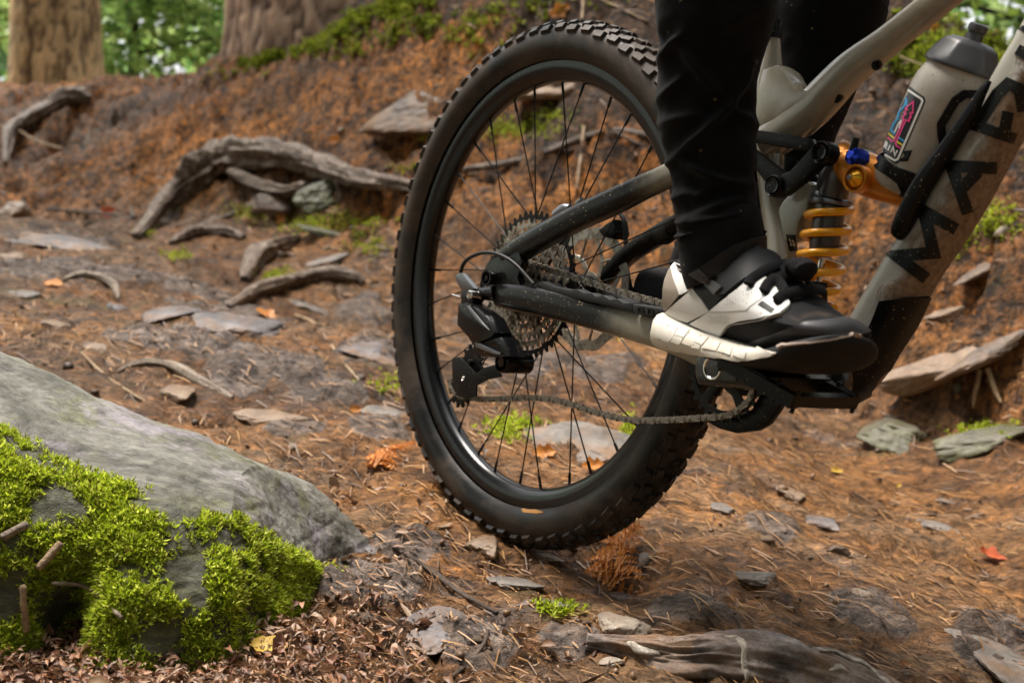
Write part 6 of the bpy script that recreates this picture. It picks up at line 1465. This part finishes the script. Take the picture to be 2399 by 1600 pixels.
leaf(430, 1500, 70, 'brown', 23, 'brown curled leaf in the litter below the mossy boulder', 0.9, 0.6, 2)
leaf(1640, 95, 30, 'brown', 24, 'brown leaf on the bank behind the rider', 0.9, 0.6, 2)
leaf(1310, 30, 52, 'orange', 25, 'faded orange leaf on the bank above the tyre top', 0.5, 0.9, 2)
def bracken(px, py, size, ang, seed, label):
    """Dead fern frond: a stem with narrow leaflets, curled."""
    c = hit(px, py); d = float(c @ CAM_F); L_ = size * d / FPX; rg = np.random.default_rng(seed); b = MB()
    nr = Hn(c[0], c[1], 0.06); M = frame_n(nr, 0); x = M @ np.array([math.cos(ang), math.sin(ang), 0.0]); y = np.cross(nr, x)
    S = spline([c - x * L_ * 0.5 + nr * 0.01, c + nr * L_ * 0.16 + y * 0.02, c + x * L_ * 0.5 + nr * L_ * 0.22], 10)
    b.add(*tube(S, np.linspace(0.003, 0.0012, len(S)), 6, up=(0, 0, 1)))
    for i in range(2, len(S)):
        t = i / len(S); l = L_ * 0.42 * (1 - t * 0.75)
        for s in (-1, 1):
            dirn = _n(y * s + x * 0.5 + nr * rg.uniform(-0.5, 0.5)); e = S[i] + dirn * l
            for q in np.linspace(0.1, 1, 9):
                p0 = S[i] + dirn * l * q - nr * l * 0.4 * q * q; wv = _n(x + nr * rg.uniform(-0.9, 0.9)); ww = l * 0.17 * (1.1 - q)
                p1 = p0 + wv * ww * 2.0 + nr * rg.uniform(-0.3, 0.3) * ww; h_ = dirn * l * 0.07
                b.add([p0 - h_, p0 + h_, p1 + h_ * 0.5 + nr * 0.002, p1 - h_ * 0.5], [(0, 1, 2, 3)]); p2 = p0 - wv * ww * 1.7
                b.add([p0 + h_, p0 - h_, p2 - h_ * 0.5 + nr * 0.002, p2 + h_ * 0.5], [(0, 1, 2, 3)])
    o = b.build('bracken_frond', LEAFM['orange'] if seed == 1 else LEAFM['rust'], None, smooth=False); tag(o, label, 'fern'); return o
LEAFM['rust'] = leaf_material('rust_leaf', [(0.36, 0.12, 0.02), (0.60, 0.24, 0.04)], 0.25)
bracken(920, 1085, 150, 0.9, 1, 'dead orange bracken frond on the ground left of the rear tyre')
bracken(1462, 1335, 230, 1.2, 2, 'dead rust brown bracken frond on the trail behind the tyre contact')

# ---- litter nobody could count: needles, leaf scraps, crumbs of earth
def polar(n, rg, r0=0.85, r1=6.5, half=0.56, pw=1.0):
    a = rg.uniform(-half, half, n); r = r0 * (r1 / r0) ** (rg.uniform(0, 1, n) ** pw)
    return np.sin(a) * r, np.cos(a) * r
rgl = np.random.default_rng(19)
def on_boulder(x, y, z):
    return None
def needles(n, rg):
    x, y = polar(n, rg, pw=0.9); z = H(x, y); nr = Hn(x, y, 0.015); k = fbm(np.stack([x * 2.2, y * 2.2, z], 1), 3, 71) + rg.normal(size=n) * 0.25 > -0.12
    x, y, z, nr = x[k], y[k], z[k], nr[k]; n = len(x)
    th = np.radians(-54) + rg.normal(size=n) * 0.42
    d = np.stack([np.cos(th), np.sin(th), np.zeros(n)], 1); d -= nr * (d * nr).sum(1, keepdims=True); d /= np.linalg.norm(d, axis=1, keepdims=True)
    d = d + nr * rg.normal(size=(n, 1)) * 0.12
    L_ = (rg.uniform(0.006, 0.018, n) * (0.75 + 0.25 * y))[:, None]; w = np.cross(nr, d) * (rg.uniform(0.0004, 0.0009, n) * (0.6 + 0.45 * y))[:, None]
    C = np.stack([x, y, z], 1) + nr * 0.003; m_ = C + nr * (L_ * 0.08)
    V = np.stack([C - d * L_ - w, C - d * L_ + w, m_ + w, m_ - w, C + d * L_ + w * 0.6, C + d * L_ - w * 0.6], 1).reshape(-1, 3); i = np.arange(n) * 6
    return V, np.concatenate([np.stack([i, i + 1, i + 2, i + 3], 1), np.stack([i + 3, i + 2, i + 4, i + 5], 1)])
M_NEED = leaf_material('dry_needles', [(0.05, 0.025, 0.012), (0.13, 0.062, 0.022), (0.26, 0.125, 0.04), (0.40, 0.22, 0.075)], 0)
V, F = needles(21000, rgl)
tag(mesh_obj('pine_needles', V, F, M_NEED, smooth=False), 'dry brown pine needles washed downhill over trail and bank', 'needles', kind='stuff')
def curled(P, size, rg):
    n = len(P); d = rg.normal(size=(n, 3)); d[:, 2] *= 0.35; d /= np.linalg.norm(d, axis=1, keepdims=True)
    s = np.cross(d, rg.normal(size=(n, 3)) * 0.5 + [0, 0, 1]); s /= np.linalg.norm(s, axis=1, keepdims=True); w = np.cross(s, d); w[w[:, 2] < 0] *= -1
    L = (size * rg.lognormal(0, 0.45, n))[:, None]; B = L / rg.uniform(1.6, 4.5, (n, 1)); c = rg.uniform(-0.35, 0.45, (n, 1)) * L
    R = []
    for t, wd in ((-0.5, 0.15), (-0.2, 0.9), (0.15, 1.0), (0.5, 0.12)):
        m = P + d * L * t + w * c * (1 - 4 * t * t); k = rg.uniform(0.7, 1.2, (n, 1))
        R += [m - s * B * wd * 0.5 * k + w * B * 0.3 * wd, m, m + s * B * wd * 0.5 * k + w * B * 0.25 * wd]
    V = np.stack(R, 1).reshape(-1, 3); i = np.arange(n)[:, None] * 12; F = []
    for q in range(3):
        for j in range(2): a = q * 3 + j; F.append(i + np.array([[a, a + 1, a + 4, a + 3]]))
    return V, np.concatenate(F)
def scraps(n, rg):
    x, y = polar(n, rg, pw=0.95); z = H(x, y)
    dens = fbm(np.stack([x * 1.7, y * 1.7, z], 1), 3, 73) + 0.9 * np.exp(-((x + 0.35) ** 2 / 0.25 + (y - 1.25) ** 2 / 0.05)) - 0.35 * (x > 0.1) + rg.normal(size=n) * 0.15
    k = dens > 0.0; x, y, z = x[k], y[k], z[k]; nr = Hn(x, y)
    P = np.stack([x, y, z], 1) + nr * 0.005
    return curled(P, 0.0105, rg)
M_SCRAP = leaf_material('leaf_scraps', [(0.04, 0.022, 0.013), (0.10, 0.05, 0.025), (0.20, 0.09, 0.032), (0.26, 0.16, 0.085), (0.14, 0.095, 0.065)], 0.1)
V, F = scraps(16000, rgl)
tag(mesh_obj('leaf_litter', V, F, M_SCRAP, smooth=False), 'brown leaf litter strewn over the ground', 'leaf litter', kind='stuff')
def front_litter(rg):
    P = []
    for q in range(7000):
        a, b = rg.uniform(-150, 1000), rg.uniform(1400, 1680)
        if b < 1440 + max(0, (a - 500)) * 0.1 and a < 800 and rg.random() < 0.8: continue
        if rg.random() < np.clip((a - 500) / 600, 0, 0.75): continue
        h_ = hit(a, b); P.append(h_ + np.array([0, 0, rg.uniform(0.002, 0.016)]))
    return curled(np.array(P), 0.0082, rg)
V, F = front_litter(rgl)
tag(mesh_obj('leaf_litter', V, F, leaf_material('foreground_litter', [(0.08, 0.034, 0.02), (0.20, 0.085, 0.045), (0.36, 0.17, 0.08), (0.40, 0.27, 0.18), (0.14, 0.075, 0.05)], 0.15), smooth=False), 'thick reddish leaf litter along the bottom edge below the mossy boulder', 'leaf litter', kind='stuff')
def crumbs(n, rg):
    x, y = polar(n, rg, r0=0.9, r1=6.0); z = H(x, y); bk_ = np.clip((y - np.interp(x, FX, FY)) / 0.5 + 0.4, 0, 1)
    k = rg.random(n) < 0.12 + 0.88 * bk_; x, y, z = x[k], y[k], z[k]; n = len(x); nr = Hn(x, y)
    D, F0 = ico(1); s = np.clip(rg.lognormal(-5.4, 0.55, n), 0.002, 0.014) * (0.7 + 0.1 * y)
    V = np.stack([x, y, z], 1)[:, None] + nr[:, None] * (s * 0.15)[:, None, None] + D[None] * s[:, None, None] * rg.uniform(0.3, 1.0, (n, len(D), 1)) * rg.uniform(0.45, 1.4, (n, 1, 3))
    return V.reshape(-1, 3), (F0[None] + (np.arange(n) * len(D))[:, None, None]).reshape(-1, 3)
M_CRUMB = leaf_material('earth_crumbs', [(0.03, 0.017, 0.01), (0.085, 0.045, 0.023), (0.17, 0.09, 0.04), (0.21, 0.13, 0.075)], 0)
V, F = crumbs(16000, rgl)
tag(mesh_obj('soil_crumbs', V, F, M_CRUMB, smooth=False), 'loose crumbs of brown earth on trail and bank', 'earth', kind='stuff')
# sticks and chips caught in the moss of the boulder
def chip(p0, p1, w, m, seed, label, name='twig', cat='twig', bend=0.0):
    P = []
    for a, b in (p0, ((p0[0] + p1[0]) / 2, (p0[1] + p1[1]) / 2 - bend), p1):
        h_ = bld_bvh.ray_cast(Vector((0, 0, 0)), Vector(ray(a, b)).normalized()); g_ = hit(a, b)
        q = np.array(h_[0]) if h_[0] is not None and Vector(h_[0]).length < np.linalg.norm(g_) else g_
        P.append(q * 0.985)
    d = float(P[1] @ CAM_F); r = w * d / FPX
    V, F = tube(spline(P, 8), [r * q for q in np.r_[0.6, np.full(15, 1.0), 0.7]], 10, up=(0, -1, 0.3)); V = np.array(V); V += (0.25 * r * fbm(V * 90, 2, seed))[:, None]
    o = mesh_obj(name, V, F, m); tag(o, label, cat); return o
chip((120, 1366), (285, 1446), 5, M_ROOTP, 1, 'bent pale twig across the dark cleft of the mossy boulder', bend=30)
chip((2, 1260), (66, 1226), 10, M_ROOTP, 2, 'short pale wood chip in the moss at the left picture edge', 'wood_chip', 'wood chip')
chip((90, 1332), (142, 1272), 10, M_TWIG, 3, 'tan broken stick in the moss left of the dark cleft')
chip((52, 1370), (62, 1480), 8, M_TWIG, 4, 'upright tan stick at the bottom left below the moss')
